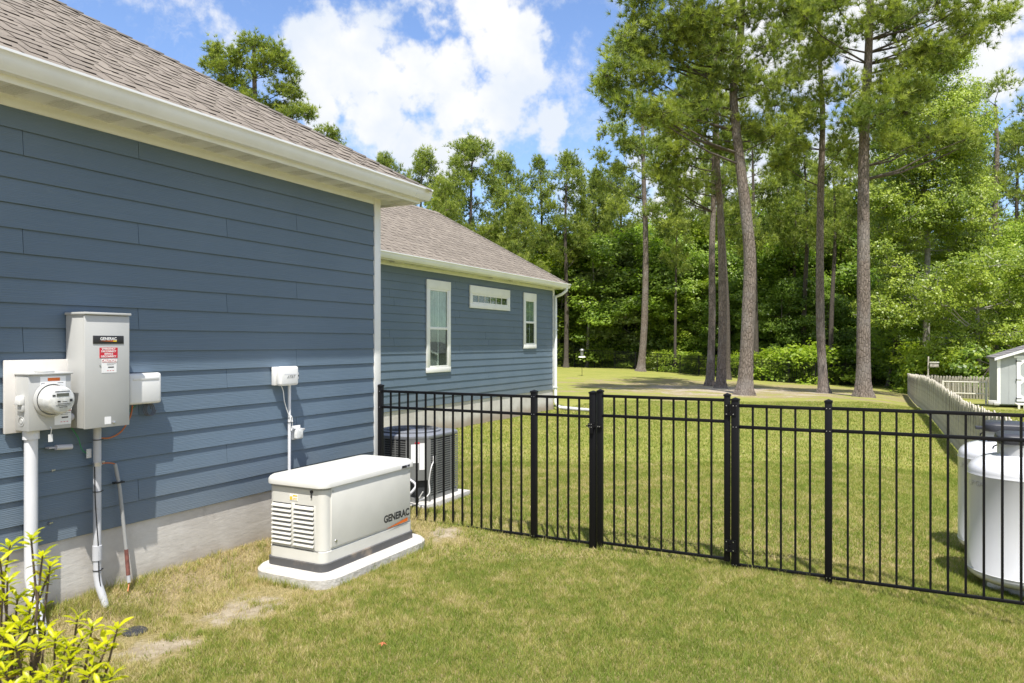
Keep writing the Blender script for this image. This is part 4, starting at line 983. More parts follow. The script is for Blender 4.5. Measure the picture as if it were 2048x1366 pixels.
for sgn in (0, 1):
    xe = x0-.10 if sgn == 0 else x0+Wd+.10; xm = x0+Wd/2; ze = szb+eh-.10*rp; zr = szb+eh+Wd/2*rp
    MB().add([(xe, yS-.14, ze), (xm, yS-.14, zr), (xm, yS-.14, zr+.05), (xe, yS-.14, ze+.05), (xe, yS+Dp+.1, ze), (xm, yS+Dp+.1, zr), (xm, yS+Dp+.1, zr+.05), (xe, yS+Dp+.1, ze+.05)],
             [(0, 1, 2, 3), (4, 7, 6, 5), (0, 3, 7, 4), (1, 5, 6, 2), (0, 4, 5, 1), (3, 2, 6, 7)]).build('roof', M['shedr'], shed)
    MB().add([(xe, yS-.165, ze-.05), (xm, yS-.165, zr-.05), (xm, yS-.165, zr+.045), (xe, yS-.165, ze+.045), (xe, yS-.142, ze-.05), (xm, yS-.142, zr-.05), (xm, yS-.142, zr+.045), (xe, yS-.142, ze+.045)],
             [(0, 1, 2, 3), (4, 7, 6, 5), (0, 3, 7, 4), (1, 5, 6, 2), (0, 4, 5, 1), (3, 2, 6, 7)]).build('fascia', M['white'], shed)
    for k in range(10):
        t0_, t1_ = k/10, (k+1)/10
        xa, xb = xe+(xm-xe)*t0_, xe+(xm-xe)*t1_; za, zb_ = ze+(zr-ze)*t0_+.051, ze+(zr-ze)*t1_+.051
        MB().add([(xa, yS-.16, za+.014), (xb, yS-.16, zb_+.002), (xb, yS+Dp+.1, zb_+.002), (xa, yS+Dp+.1, za+.014), (xa, yS-.16, za-.002), (xa, yS+Dp+.1, za-.002)], [(0, 1, 2, 3), (4, 0, 3, 5)]).build('shingle_course', M['shedr'], shed)
dx0 = x0+.56; dw = .86; dz0 = szb+.12; dz1 = szb+1.62
for k in range(2):
    xa = dx0+k*(dw+.01); d_ = box('door', M['shedw'], shed, xa, xa+dw, yS-.022, yS-.0095, dz0, dz1)
    f = MB().box(xa, xa+.11, yS-.04, yS-.023, dz0, dz1).box(xa+dw-.11, xa+dw, yS-.04, yS-.023, dz0, dz1).box(xa+.11, xa+dw-.11, yS-.04, yS-.023, dz1-.13, dz1).box(xa+.11, xa+dw-.11, yS-.04, yS-.023, dz0, dz0+.13).box(xa+.11, xa+dw-.11, yS-.04, yS-.023, (dz0+dz1)/2-.05, (dz0+dz1)/2+.05)
    for (cx_, cz_, sx_, sz_) in ((xa+.11, dz1-.13, 1, -1), (xa+dw-.11, dz1-.13, -1, -1), (xa+.11, dz0+.13, 1, 1), (xa+dw-.11, dz0+.13, -1, 1), (xa+.11, (dz0+dz1)/2+.05, 1, 1), (xa+.11, (dz0+dz1)/2-.05, 1, -1), (xa+dw-.11, (dz0+dz1)/2+.05, -1, 1), (xa+dw-.11, (dz0+dz1)/2-.05, -1, -1)):
        f.prism([(cx_, cz_), (cx_+.12*sx_, cz_), (cx_, cz_+.12*sz_)], yS-.0399, yS-.0232, 'y')
    f.build('door_trim', M['white'], d_)
    for i in range(3):
        xa2 = xa+.115+i*.215; box('plank', M['shedw'], d_, xa2, xa2+.208, yS-.028, yS-.0225, dz0+.1, dz1-.1)
    for zz in (dz0+.1, (dz0+dz1)/2, dz1-.1):
        MB().box(xa-.03 if k == 0 else xa+dw-.14, xa+.14 if k == 0 else xa+dw+.03, yS-.046, yS-.0405, zz-.012, zz+.012).box(xa-.03 if k == 0 else xa+dw, xa if k == 0 else xa+dw+.03, yS-.046, yS-.0405, zz-.04, zz+.04).build('strap_hinge', M['ink'], d_)
box('head_trim', M['white'], shed, dx0-.08, dx0+2*dw+.09, yS-.045, yS-.0232, dz1+.005, dz1+.09)
rm = MB().box(dx0-.1, dx0+2*dw+.15, yS-.9, yS-.3, szb+.05, szb+.085)
for k in range(12): rm.box(dx0-.08+k*.155, dx0-.02+k*.155, yS-.95, yS-.90, szb-.08, szb+.085)
tag(rm.build('wooden_ramp', M['poly']), 'low slatted step in front of the shed door', 'step')
tag(MB().box(x0-.30, x0-.02, yS-.25, yS-.02, szb-.02, szb+.14).box(x0-.15, x0+.02, yS-.40, yS-.2, szb-.02, szb+.08).build('rubble', M['conc'], None, .03), 'broken concrete block at the left front corner of the shed', 'concrete block')
# post with board nesting sign
bp = at(1857, 0, 30.5); bz = G(bp.x, bp.y)
bh = empty('birdhouse_post', (bp.x, bp.y, bz), label='wooden post with a pale nest box at the corner of the picket fences', cat='birdhouse')
MB().tube([(bp.x-.03, bp.y, bz), (bp.x, bp.y, bz+1.85)], .035, 4).build('post', M['picket'], bh)
box('nest_box', M['picket'], bh, bp.x+.05, bp.x+.36, bp.y-.1, bp.y+.1, bz+1.42, bz+1.60, .005)
box('roof', M['poly'], bh, bp.x+.03, bp.x+.38, bp.y-.13, bp.y+.13, bz+1.601, bz+1.63, .003)
# bird feeder on a thin pole
fp = at(1164, 0, 44.0); fz = G(fp.x, fp.y)
bf = empty('bird_feeder', (fp.x, fp.y, fz), label='dark bird feeder with a white tray on a thin pole left of the pines', cat='bird feeder')
MB().tube([(fp.x, fp.y, fz-.1), (fp.x, fp.y, fz+1.15)], .014, 6).build('pole', M['black'], bf)
MB().lathe([(0, 1.62), (.10, 1.60), (.15, 1.52), (.10, 1.51), (.08, 1.20), (0, 1.18)], (fp.x, fp.y, fz), 14).build('feeder_tube', M['acg'], bf)
MB().lathe([(0, 1.16), (.19, 1.17), (.22, 1.10), (.1, 1.08), (0, 1.08)], (fp.x, fp.y, fz), 14).build('tray', M['plw'], bf)
# far black fence
FP = [(1085, 57.5), (1110, 57), (1230, 56), (1360, 52), (1524, 46.5), (1578, 45), (1631, 44), (1690, 45), (1749, 46.5), (1815, 48)]
pts = [at(a, 0, d) for a, d in FP]
bfz = empty('metal_fence', (pts[0].x, pts[0].y, G(pts[0].x, pts[0].y)), label='long thin black metal fence along the woods at the far end of the lawn', cat='fence')
stf = MB(); Lacc = 0; H2 = 1.3
for A, B in zip(pts, pts[1:]):
    L = (B-A).length; kk = int(round(L/1.83)) or 1
    for i in range(kk):
        p = A.lerp(B, i/kk); q = A.lerp(B, (i+1)/kk); z1, z2 = G(p.x, p.y), G(q.x, q.y)
        box('post', M['black'], bfz, p.x-.032, p.x+.032, p.y-.032, p.y+.032, z1-.1, z1+H2+.04)
        for hz_ in (.06, H2-.18, H2): MB().tube([(p.x, p.y, z1+hz_), (q.x, q.y, z2+hz_)], .017, 4).build('rail', M['black'], bfz)
        m_ = int((q-p).length/.112)
        for j in range(1, m_):
            r = p.lerp(q, j/m_); zz = z1+(z2-z1)*j/m_; stf.box(r.x-.0105, r.x+.0105, r.y-.0105, r.y+.0105, zz+.05, zz+H2)
o = stf.build('picket_row', M['black'], bfz); o['kind'] = 'stuff'

# drain cap, leaf, mulch
dc = Vector((-3.98, 3.02, 0)); 
p = at(270, 1222, 4.75); dc = Vector((p.x, p.y, G(p.x, p.y)))
tag(MB().lathe([(0, .022), (.06, .020), (.075, .010), (.075, -.02)], tuple(dc), 24).build('yard_drain', M['hood'], None, smooth=True), 'flat round black drain cap lying in the bare soil by the bush', 'drain cap')
p = at(766, 1276, 4.45)
lf = MB(); zz = G(p.x, p.y)+.03
for k in range(5):
    a = k*1.256; lf.add([(p.x, p.y, zz), (p.x+.012*math.cos(a-.5), p.y+.012*math.sin(a-.5), zz+.012), (p.x+.034*math.cos(a), p.y+.034*math.sin(a), zz+.004), (p.x+.012*math.cos(a+.5), p.y+.012*math.sin(a+.5), zz+.010)], [(0, 1, 2, 3)])
tag(lf.build('fallen_leaf', mat('dead_leaf', (.42, .12, .05), .8)), 'curled orange brown leaf lying alone on the front lawn', 'leaf')

# ------------------------------------------------------------------ vegetation
def tri_needles(P, D, n_, ln, wd, spread, v):
    """tufts at P (m,3), axis D (m,3): n_ thin triangles each"""
    m_ = len(P); k = m_*n_
    Pk = np.repeat(P, n_, 0); Dk = np.repeat(D, n_, 0)+RNG.normal(0, spread, (k, 3)); Dk /= np.linalg.norm(Dk, axis=1, keepdims=True)+1e-9
    S = np.cross(Dk, RNG.normal(0, 1, (k, 3))); S /= np.linalg.norm(S, axis=1, keepdims=True)+1e-9
    L = ln*RNG.uniform(.7, 1.15, (k, 1)); B = Pk-Dk*L*.12
    V = np.stack([B-S*wd/2, B+S*wd/2, Pk+Dk*L], 1).reshape(-1, 3)
    return V, np.arange(3*k).reshape(-1, 3), np.repeat(np.clip(np.repeat(v, n_)+RNG.normal(0, .08, k), 0, 1), 3)
def leaves(P, Nn, size, v):
    m_ = len(P); S = size*RNG.uniform(.6, 1.25, (m_, 1))
    Nn = Nn+RNG.normal(0, .45, (m_, 3)); Nn /= np.linalg.norm(Nn, axis=1, keepdims=True)+1e-9
    U = np.cross(Nn, RNG.normal(0, 1, (m_, 3))); U /= np.linalg.norm(U, axis=1, keepdims=True)+1e-9
    W = np.cross(Nn, U)
    V = np.stack([P-U*S*.5, P+W*S*.36+Nn*S*.08, P+U*S*.55, P-W*S*.36+Nn*S*.08], 1).reshape(-1, 3)
    return V, np.arange(4*m_).reshape(-1, 4), np.repeat(np.clip(v, 0, 1), 4)
def rand_ball(k):
    d = RNG.normal(0, 1, (k, 3)); d /= np.linalg.norm(d, axis=1, keepdims=True); return d*(RNG.uniform(0, 1, (k, 1))**.42)
def pine_crown(pads, clusters, tufts, needles, ln, wd, spread=.72, sq=.62):
    Vs, Fs, As, tw = [], [], [], []; off = 0
    for c, r in pads:
        k = max(5, int(clusters*(r**1.6)))
        q = rand_ball(k)*np.array([r, r, r*sq]); cc = q+np.array(c)
        for p_ in cc[::2]: tw.append((c, p_))
        pt = np.repeat(cc, tufts, 0)+RNG.normal(0, .17+.03*r, (k*tufts, 3))
        D = (pt-np.array(c))*.5/max(r, .1)+np.array([0, 0, .55]); D /= np.linalg.norm(D, axis=1, keepdims=True)+1e-9
        v = .42+.16*(pt[:, 2]-c[2])/(r*sq+.01)+RNG.normal(0, .10)+np.repeat(RNG.normal(0, .12, k), tufts)+RNG.normal(0, .22, len(pt))  # lighter towards each pad's top: sunlit tips put into the needle tone
        V, Fc, A = tri_needles(pt, D, needles, ln, wd, spread, v)
        Vs.append(V); Fs.append(Fc+off); As.append(A); off += len(V)
    return np.concatenate(Vs), np.concatenate(Fs), np.concatenate(As), tw
def leaf_crown(pads, dens, size, sq=.75, clump=7):
    Vs, Fs, As, tw = [], [], [], []; off = 0
    for c, r in pads:
        k = max(4, int(dens*r*r/clump))
        q = rand_ball(k); q[:, 2] = np.where(q[:, 2] < -.25, q[:, 2]*.5, q[:, 2]); q = q*np.array([r, r, r*sq]); cc = q+np.array(c)
        for p_ in cc[::9]: tw.append((c, p_))
        pt = np.repeat(cc, clump, 0)+RNG.normal(0, size*.85, (k*clump, 3))*np.array([1, 1, .55])
        nn_ = (pt-np.array(c))/max(r, .1)*.8+np.array([.12, -.45, .5])
        v = .48+RNG.normal(0, .14)+np.repeat(RNG.normal(0, .17, k), clump)+RNG.normal(0, .15, k*clump)
        V, Fc, A = leaves(pt, nn_, size, v); Vs.append(V); Fs.append(Fc+off); As.append(A); off += len(V)
    return np.concatenate(Vs), np.concatenate(Fs), np.concatenate(As), tw
def trunk_mesh(path, radii, sides=12, flare=True, name='trunk', wob=.0):
    mb = MB(); P = [Vector(p) for p in path]; out = []; rs = []
    for i in range(len(P)-1):
        p0 = P[max(i-1, 0)]; p1 = P[i]; p2 = P[i+1]; p3 = P[min(i+2, len(P)-1)]
        for t in (0, .25, .5, .75):
            out.append(.5*((2*p1)+(p2-p0)*t+(2*p0-5*p1+4*p2-p3)*t*t+(3*p1-p0-3*p2+p3)*t**3)); rs.append(radii[i]*(1-t)+radii[i+1]*t)
    out.append(P[-1]); rs.append(radii[-1])
    if flare:
        b = out[0]; t_ = (out[1]-out[0]).normalized(); r0 = rs[0]
        ex = [(b-t_*.4, r0*1.75), (b+t_*.02, r0*1.55), (b+t_*.25, r0*1.22), (b+t_*.6, r0*1.06)]
        out = [e[0] for e in ex]+[q for q in out[1:] if (q-b).length > .8]; rs = [e[1] for e in ex]+rs[len(rs)-(len(out)-4):]
    mb.tube(out, rs, sides)
    vs = mb.v
    if wob:
        for i, v in enumerate(vs):
            j = i//sides; c_ = out[min(j, len(out)-1)]; d = Vector(v)-c_; a = (i % sides)
            k = 1+wob*math.sin(a*2.4+j*.9)+wob*.6*math.sin(a*4.1-j*1.7)
            if flare and j < 3: k += .16*math.sin(a*5*math.pi*2/sides+1)*(3-j)/3
            vs[i] = tuple(c_+d*k)
    return mb, out, rs
def limbs(mb, out, rs, pads, tw, low=None, thick=.55, sides=5, twr=.012, dead=0):
    zs = [p.z for p in out]; z0, z1 = zs[4] if len(zs) > 4 else zs[0], zs[-1]
    for ci, (c, r) in enumerate(pads):
        c = Vector(c)
        if len(pads) > 20 and ci % 2: continue
        dist = min((Vector((c.x-p.x, c.y-p.y, 0))).length for p in out)
        za = min(max(c.z-.35*dist-.2, z0+(z1-z0)*.35), z1-.02)
        i = min(range(len(out)), key=lambda k: abs(out[k].z-za)); a = out[i]
        if (c-a).length < .3: continue
        m1 = a.lerp(c, .35)+Vector((0, 0, -.05*dist)); m2 = a.lerp(c, .7)+Vector((random.uniform(-.1, .1)*dist, random.uniform(-.1, .1)*dist, -.02*dist))
        rr = max(.016, min(rs[i]*.5, .014+.0105*(c-a).length*thick*1.6))
        mb.tube([a, m1, m2, c], [rr, rr*.75, rr*.5, rr*.28], sides, False)
    for c, p_ in tw:
        c = Vector(c); p_ = Vector(p_); mid = c.lerp(p_, .5)+Vector((0, 0, -.05)); mb.tube([c, mid, p_], [twr*1.5, twr, twr*.6], 3, False)
def tree(name, label, pads, tpath, trad, crown, mats, group=None, wob=.03, twr=.012, cat='tree', sides=12, flare=True):
    mb, out, rs = trunk_mesh(tpath, trad, sides, flare, wob=wob)
    V, Fc, A, tw = crown
    base = Vector(tpath[0]); root = empty(name, base, label=label, cat=cat, group=group)
    tr_ = mb.build('trunk', mats[0], root, smooth=True)
    bmb = MB(); limbs(bmb, out, rs, pads, tw, twr=twr); 
    if bmb.v: (lambda q: q.__setitem__('kind', 'stuff'))(link('branches', bmb.mesh('branches', False), M['barkd'] if name == 'pine_tree' else mats[0], root, smooth=True))
    me = npmesh('crown', V, Fc, A); link('crown', me, mats[1], root)
    return root
def jit(d, s): return d+random.uniform(-s, s)
def pxpads(lst, d, dj=1.2, k=1.0): return [(tuple(at(a, b, jit(d, dj))), r*d/F*k) for a, b, r in lst]
def gp(px, d, dz=0):  # point on the lawn in that direction
    p = at(px, 0, d); return Vector((p.x, p.y, G(p.x, p.y)+dz))
# --- the near pines with crowns built limb by limb
def near_pine(label, px, d, tr, r0, pads, grp='tall pines standing on the lawn', cl=52, tufts=3, nd=26, ln=.27, wd=.024, dj=1.3, fill=0, topz=None):
    base = gp(px, d); path = [base]+[at(a, b, d) for a, b in tr]
    k = len(path); rad = [r0*(1-.62*i/(k-1)) for i in range(k)]
    extra = []
    for (a, b, r) in pads:
        o = min((q for q in pads if q[:2] != (a, b)), key=lambda q: math.hypot(q[0]-a, q[1]-b)+random.uniform(0, 40))
        extra.append(((a+o[0])/2+random.uniform(-12, 12), (b+o[1])/2+random.uniform(-12, 12), r*.66) if random.random() < .6 else (a, b, r*.3))
    P = pxpads(list(pads)+extra, d, dj, 1.05)
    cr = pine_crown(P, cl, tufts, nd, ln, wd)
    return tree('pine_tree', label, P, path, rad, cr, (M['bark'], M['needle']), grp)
near_pine('thickest curving pine trunk nearest the camera, its crown spreading far to the left', 1490, 27.8,
    [(1496, 640), (1500, 520), (1491, 420), (1481, 330), (1470, 240), (1468, 160), (1482, 60), (1490, -120)], .265,
    [(1250, 95, 45), (1330, 60, 55), (1290, 160, 48), (1400, 25, 62), (1222, 185, 30), (1200, 175, 20), (1360, 120, 50), (1440, 100, 55), (1320, 225, 48), (1255, 215, 38), (1395, 190, 48), (1480, 30, 60),
     (1545, 90, 50), (1530, 175, 48), (1500, 255, 42), (1448, 300, 32), (1545, 270, 36), (1560, 20, 55), (1300, -30, 60), (1400, -70, 75), (1500, -70, 75), (1570, -60, 60), (1285, 110, 40), (1240, 130, 28),
     (1380, 60, 48), (1470, 150, 40), (1590, 150, 40), (1600, 230, 36), (1350, 260, 32), (1215, 150, 18), (1420, 250, 34), (1270, 50, 34)])
near_pine('pine with a dark straight trunk and its first fork high at the top right', 1727, 28.4,
    [(1727, 640), (1727, 480), (1727, 360), (1729, 260), (1734, 170), (1738, 80), (1742, -60), (1744, -180)], .265,
    [(1600, 60, 45), (1640, 15, 48), (1660, 100, 38), (1700, 170, 28), (1800, 60, 45), (1850, 95, 45), (1905, 45, 38), (1955, 55, 34), (1995, 35, 26), (2020, 25, 16), (1930, 90, 32), (1880, 130, 36), (1800, 135, 42), (1765, 190, 44),
     (1805, 225, 38), (1840, 180, 38), (1735, 235, 38), (1690, 235, 30), (1860, 275, 40), (1905, 265, 30), (1940, 285, 22), (1780, 285, 30), (1680, -20, 50), (1760, -50, 70), (1860, -20, 55), (1770, 30, 40), (1960, -10, 40), (1700, 60, 30)], cl=50)
near_pine('slim pine leaning slightly left of the straight dark-trunked pine', 1648, 31.0,
    [(1641, 660), (1640, 520), (1641, 400), (1644, 300), (1645, 220), (1640, 120), (1638, 0)], .19,
    [(1620, 130, 38), (1652, 190, 36), (1600, 215, 36), (1680, 275, 28), (1640, 85, 38), (1590, 290, 28), (1560, 330, 30), (1700, 310, 24), (1610, 30, 45), (1650, -20, 50), (1625, 250, 28), (1575, 260, 28), (1550, 210, 30)], cl=44)
near_pine('pale straight pine just left of the thickest curving pine', 1442, 33.5,
    [(1445, 650), (1444, 520), (1440, 420), (1434, 320), (1433, 240), (1430, 130), (1428, 40)], .20,
    [(1380, 250, 38), (1350, 300, 42), (1420, 215, 38), (1465, 215, 34), (1340, 365, 32), (1390, 365, 26), (1330, 330, 36), (1400, 150, 40), (1440, 150, 40), (1420, 90, 40), (1360, 200, 38), (1450, 370, 20), (1300, 290, 26)], cl=40)
near_pine('greyish pine at the left of the close pair, its trunk dark above', 1420, 36.0,
    [(1424, 640), (1424, 500), (1427, 400), (1428, 300), (1430, 200)], .19,
    [(1370, 230, 36), (1330, 260, 32), (1400, 180, 38), (1310, 340, 28), (1350, 400, 26), (1440, 200, 36), (1380, 330, 26), (1400, 290, 30)], cl=32, dj=2)
near_pine('slender pale pine standing alone left of the group at the end of the lawn', 1282, 53.0,
    [(1288, 660), (1291, 560), (1291, 460), (1288, 380), (1286, 300), (1285, 230)], .27,
    [(1240, 262, 24), (1205, 310, 18), (1290, 240, 30), (1335, 290, 26), (1250, 335, 25), (1220, 375, 22), (1320, 350, 26), (1290, 300, 30), (1350, 395, 24), (1240, 418, 22), (1305, 420, 24), (1260, 290, 24), (1330, 245, 24), (1210, 265, 16), (1195, 345, 14), (1345, 445, 22), (1270, 380, 22)], cl=18, tufts=7, nd=12, ln=.32, wd=.044, dj=1.5)
near_pine('open-crowned pine behind the broad leafy tree at the right edge', 1990, 45.0,
    [(1988, 560), (1990, 470), (1992, 380), (1994, 290), (1990, 210)], .24,
    [(1960, 185, 26), (2010, 165, 30), (2045, 215, 30), (1980, 245, 28), (2035, 290, 30), (1955, 320, 20), (2000, 360, 28), (2045, 390, 28), (1945, 390, 16), (1930, 250, 14), (2060, 330, 30), (1965, 430, 18), (2030, 450, 22)], 'pines at the edge of the woods', cl=22, nd=12, ln=.30, wd=.038)
near_pine('dense dark-green pine rising behind the near roof against the cloud', 512, 46.0,
    [(512, 600), (512, 400), (512, 280), (510, 200), (508, 120), (508, 80)], .25,
    [(510, 88, 24), (472, 105, 20), (430, 98, 15), (436, 135, 20), (412, 128, 10), (550, 98, 20), (578, 138, 18), (520, 140, 28), (478, 165, 20), (560, 180, 20), (590, 195, 14), (602, 222, 16), (540, 215, 20), (450, 165, 16), (500, 200, 22), (620, 224, 9), (560, 232, 16), (530, 250, 18), (585, 225, 14), (590, 165, 12), (430, 112, 14), (560, 120, 16), (475, 130, 18)], 'pines behind the house', cl=40, tufts=7, nd=12, ln=.27, wd=.04, dj=1.0)
near_pine('small pine top just showing above the near roof edge', 655, 52.0,
    [(655, 600), (655, 400), (655, 300), (655, 265)], .2, [(655, 262, 10), (668, 270, 8), (642, 262, 7), (655, 290, 16), (640, 290, 14), (670, 292, 14)], 'pines behind the house', cl=40, tufts=7, nd=12, ln=.26, wd=.04, dj=.6)
# thin bare stems seen among the trunks
# --- forest variants (shared meshes)
def auto_pads_pine(h, R, cb, k):
    out = []
    for i in range(k):
        t = (i+.5)/k; z = h*(cb+(1-cb)*t*.97); rr = R*(math.sin(math.pi*(.18+.80*t))**.8)
        a = i*2.4+random.uniform(-.5, .5); q = rr*random.uniform(.35, .95)
        out.append(((q*math.cos(a), q*math.sin(a), z), random.uniform(.8, 1.25)*R*.33*(1-.25*t)))
    out.append(((0, 0, h-.4), R*.28)); return out
def auto_pads_leaf(h, R, cb, k):
    out = []
    for i in range(k):
        t = random.random(); z = h*(cb+(1-cb)*t); rr = R*math.sin(math.pi*(.12+.80*t))**.6
        a = random.uniform(0, 6.28); q = rr*random.uniform(.3, .9)
        out.append(((q*math.cos(a), q*math.sin(a), z-.3), random.uniform(.8, 1.3)*R*.36))
    return out
class Variant:
    def __init__(s, kind, h, R, cb, k, mt, bk, dens=None, size=.2):
        s.h = h; s.mt = mt; s.bk = bk
        if kind == 'pine':
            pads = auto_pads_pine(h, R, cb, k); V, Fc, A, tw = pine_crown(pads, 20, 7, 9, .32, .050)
        else:
            pads = auto_pads_leaf(h, R, cb, k); V, Fc, A, tw = leaf_crown(pads, dens or 420, size)
        b = random.uniform(-.4, .4)
        path = [(0, 0, 0), (b*.3, 0, h*.3), (b, .2, h*.62), (b*.3, .1, h*.93)]
        r0 = h*.012 if kind == 'pine' else h*.010
        mb, out, rs = trunk_mesh(path, [r0, r0*.85, r0*.6, r0*.2], 9, True, wob=.03)
        s.trunk = mb.mesh('trunk'); s.trunk.materials.append(bk); s.trunk.polygons.foreach_set('use_smooth', [True]*len(s.trunk.polygons))
        bm_ = MB(); limbs(bm_, out, rs, pads, tw[::2], twr=.014, sides=4); s.br = bm_.mesh('branches', False); s.br.materials.append(bk)
        s.crown = npmesh('crown', V, Fc, A); s.crown.materials.append(mt)
    def place(s, name, label, p, h, rz=None, group=None, wide=1.0, cat='tree'):
        root = empty(name, p, label=label, cat=cat, group=group); k = h/s.h
        rz = random.uniform(0, 6.28) if rz is None else rz
        root.rotation_euler = (random.uniform(-.02, .02), random.uniform(-.02, .02), rz); root.scale = (k*wide, k*wide, k)
        for nm, me in (('trunk', s.trunk), ('branches', s.br), ('crown', s.crown)):
            o = bpy.data.objects.new(nm, me); COL.objects.link(o); o.parent = root
            if nm == 'branches': o['kind'] = 'stuff'
        return root
PV = [Variant('pine', 17, 3.4, .42, 34, M['needle_far'], M['barkd']), Variant('pine', 18, 2.9, .50, 30, M['needle_far'], M['barkd']), Variant('pine', 16, 3.0, .30, 38, M['needle_far'], M['bark']), Variant('pine', 18, 2.4, .58, 22, M['needle_far'], M['barkd'])]
LV = [Variant('leaf', 10, 3.2, .16, 26, M['leaf_m'], M['barkd'], 560, .20), Variant('leaf', 9, 3.0, .10, 26, M['leaf_d'], M['barkd'], 560, .20), Variant('leaf', 11, 3.2, .2, 26, M['leaf_b'], M['barkw'], 520, .21),
      Variant('leaf', 8, 2.6, .14, 24, M['leaf_p'], M['barkw'], 560, .15), Variant('leaf', 10, 2.6, .10, 26, M['leaf_m'], M['barkw'], 560, .17)]
BV = [Variant('leaf', 2.0, 1.4, .05, 14, M['leaf_b'], M['barkd'], 900, .13), Variant('leaf', 1.8, 1.4, .05, 14, M['leaf_y'], M['barkd'], 900, .13), Variant('leaf', 2.2, 1.3, .05, 14, M['leaf_d'], M['barkd'], 900, .14)]
def topz(py, d, base): return EYE+(HY-py)/F*d-base.z
def pine(px, py, d, vi, label, wide=1.0, rz=None, group='pines at the edge of the woods'):
    b = gp(px, d); PV[vi].place('pine_tree', label, b, topz(py, d, b), rz, group, wide)
def broad(px, py, d, vi, label, wide=1.0, group='leafy trees at the edge of the woods', nm='leafy_tree'):
    b = gp(px, d); LV[vi].place(nm, label, b, topz(py, d, b), None, group, wide)
pine(768, 312, 60, 0, 'pine whose top touches the near roof edge left of the eave tip', .7)
pine(848, 305, 60, 2, 'pine rising just right of the near gutter tip', .9)
pine(945, 276, 55, 0, 'tallest round-headed pine above the wing roof', 1.05)
pine(1005, 310, 60, 2, 'pine filling the gap right of the tallest round-headed pine', .85)
pine(1078, 318, 58, 3, 'thin-crowned pine with a bare forked trunk above the wing roof', .85)
pine(1132, 306, 56, 1, 'pine with a narrow rounded top right of the thin-crowned one', .95)
pine(895, 360, 50, 2, 'lower bushy pine in front of the tallest round-headed pine', .9)
pine(1185, 352, 62, 2, 'pine half hidden left of the slender pale pine', .9)
pine(1040, 400, 52, 2, 'shorter pine above the middle of the wing roof slope', .8)
pine(1235, 330, 66, 1, 'far pine directly behind the slender pale pine', .95)
pine(1350, 330, 62, 3, 'far pine seen between the slender pale pine and the pair', 1)
pine(1512, 250, 50, 1, 'dark pine close behind the thickest curving trunk', 1)
pine(1456, 260, 46, 3, 'light-barked pine behind the pale straight pine', .9)
pine(1412, 300, 60, 3, 'dark thin pine trunk left of the close pair', .9)
pine(1608, 280, 50, 3, 'brown pine trunk left of the slim leaning pine', 1)
pine(1626, 330, 55, 3, 'very thin pine stem just left of the slim leaning pine', .8)
pine(1661, 290, 46, 3, 'pale curved pine stem right of the slim leaning pine', .9)
pine(1560, 300, 60, 1, 'far pine in the gap right of the thickest curving trunk', 1)
pine(1700, 300, 62, 1, 'far pine in the gap left of the straight dark-trunked pine', 1)
pine(1800, 260, 60, 0, 'far pine hidden behind the broad bright tree', 1)
pine(1930, 300, 60, 1, 'far pine between the broad bright tree and the open-crowned pine', 1)
pine(2040, 250, 55, 0, 'far pine at the right edge of the picture', 1)
for (px_, d_, lab_) in ((1350, 54, 'slim pale-stemmed pine in the gap left of the pair'), (1245, 60, 'slim dark pine stem left of the slender pale pine'), (1545, 57, 'slim pine stem right of the curving trunk'), (1582, 53, 'slim pine stem in the middle gap'), (1690, 55, 'slim pine stem left of the straight dark trunk'), (1196, 61, 'slim pine stem behind the bird feeder'), (1765, 56, 'slim pine stem right of the straight dark trunk')):
    pine(px_, random.uniform(330, 400), d_, 3, lab_, .75)
# the broad bright tree
def poly_pads(poly, d, k, r, dj):
    xs_ = [p[0] for p in poly]; ys_ = [p[1] for p in poly]; out = []
    def inside(x, y):
        c = False; j = len(poly)-1
        for i in range(len(poly)):
            if (poly[i][1] > y) != (poly[j][1] > y) and x < (poly[j][0]-poly[i][0])*(y-poly[i][1])/(poly[j][1]-poly[i][1])+poly[i][0]: c = not c
            j = i
        return c
    while len(out) < k:
        x, y = random.uniform(min(xs_), max(xs_)), random.uniform(min(ys_), max(ys_))
        if inside(x, y):
            dd = jit(d, dj); out.append((tuple(at(x, y, dd)), r*random.uniform(.75, 1.3)))
    return out
def big_leaf(label, px, d, poly, k, r, mt, bk, dens, size, tr, r0, dj=2.5):
    P = poly_pads(poly, d, k, r, dj); b = gp(px, d)
    tree('leafy_tree', label, P, [b]+[at(a, c, d) for a, c in tr], [r0*(1-.7*i/len(tr)) for i in range(len(tr)+1)], leaf_crown(P, dens, size, clump=8), (bk, mt), 'leafy trees at the edge of the woods', twr=.015)
big_leaf('tall broad bright green tree filling the right side above the picket fence', 1850, 42,
         [(1745, 640), (1742, 480), (1750, 300), (1790, 200), (1830, 130), (1880, 95), (1930, 120), (1965, 240), (1975, 420), (1960, 600), (1900, 660)], 150, 1.05, M['leaf_b'], M['barkw'], 720, .125, [(1855, 500), (1850, 350), (1860, 200)], .2)
big_leaf('low spreading bright green tree beside and above the shed', 1960, 37,
         [(1800, 640), (1850, 560), (1930, 520), (2010, 500), (2110, 520), (2110, 700), (2000, 715), (1880, 705)], 60, .9, M['leaf_b'], M['barkw'], 720, .12, [(1955, 620), (1965, 540)], .13, 2)
big_leaf('mid green leafy tree leaning over the top of the shed at the right edge', 2040, 41,
         [(1960, 600), (1985, 480), (2030, 440), (2110, 430), (2110, 640), (2010, 640)], 34, .95, M['leaf_y'], M['barkd'], 700, .12, [(2040, 560), (2045, 500)], .13, 2)
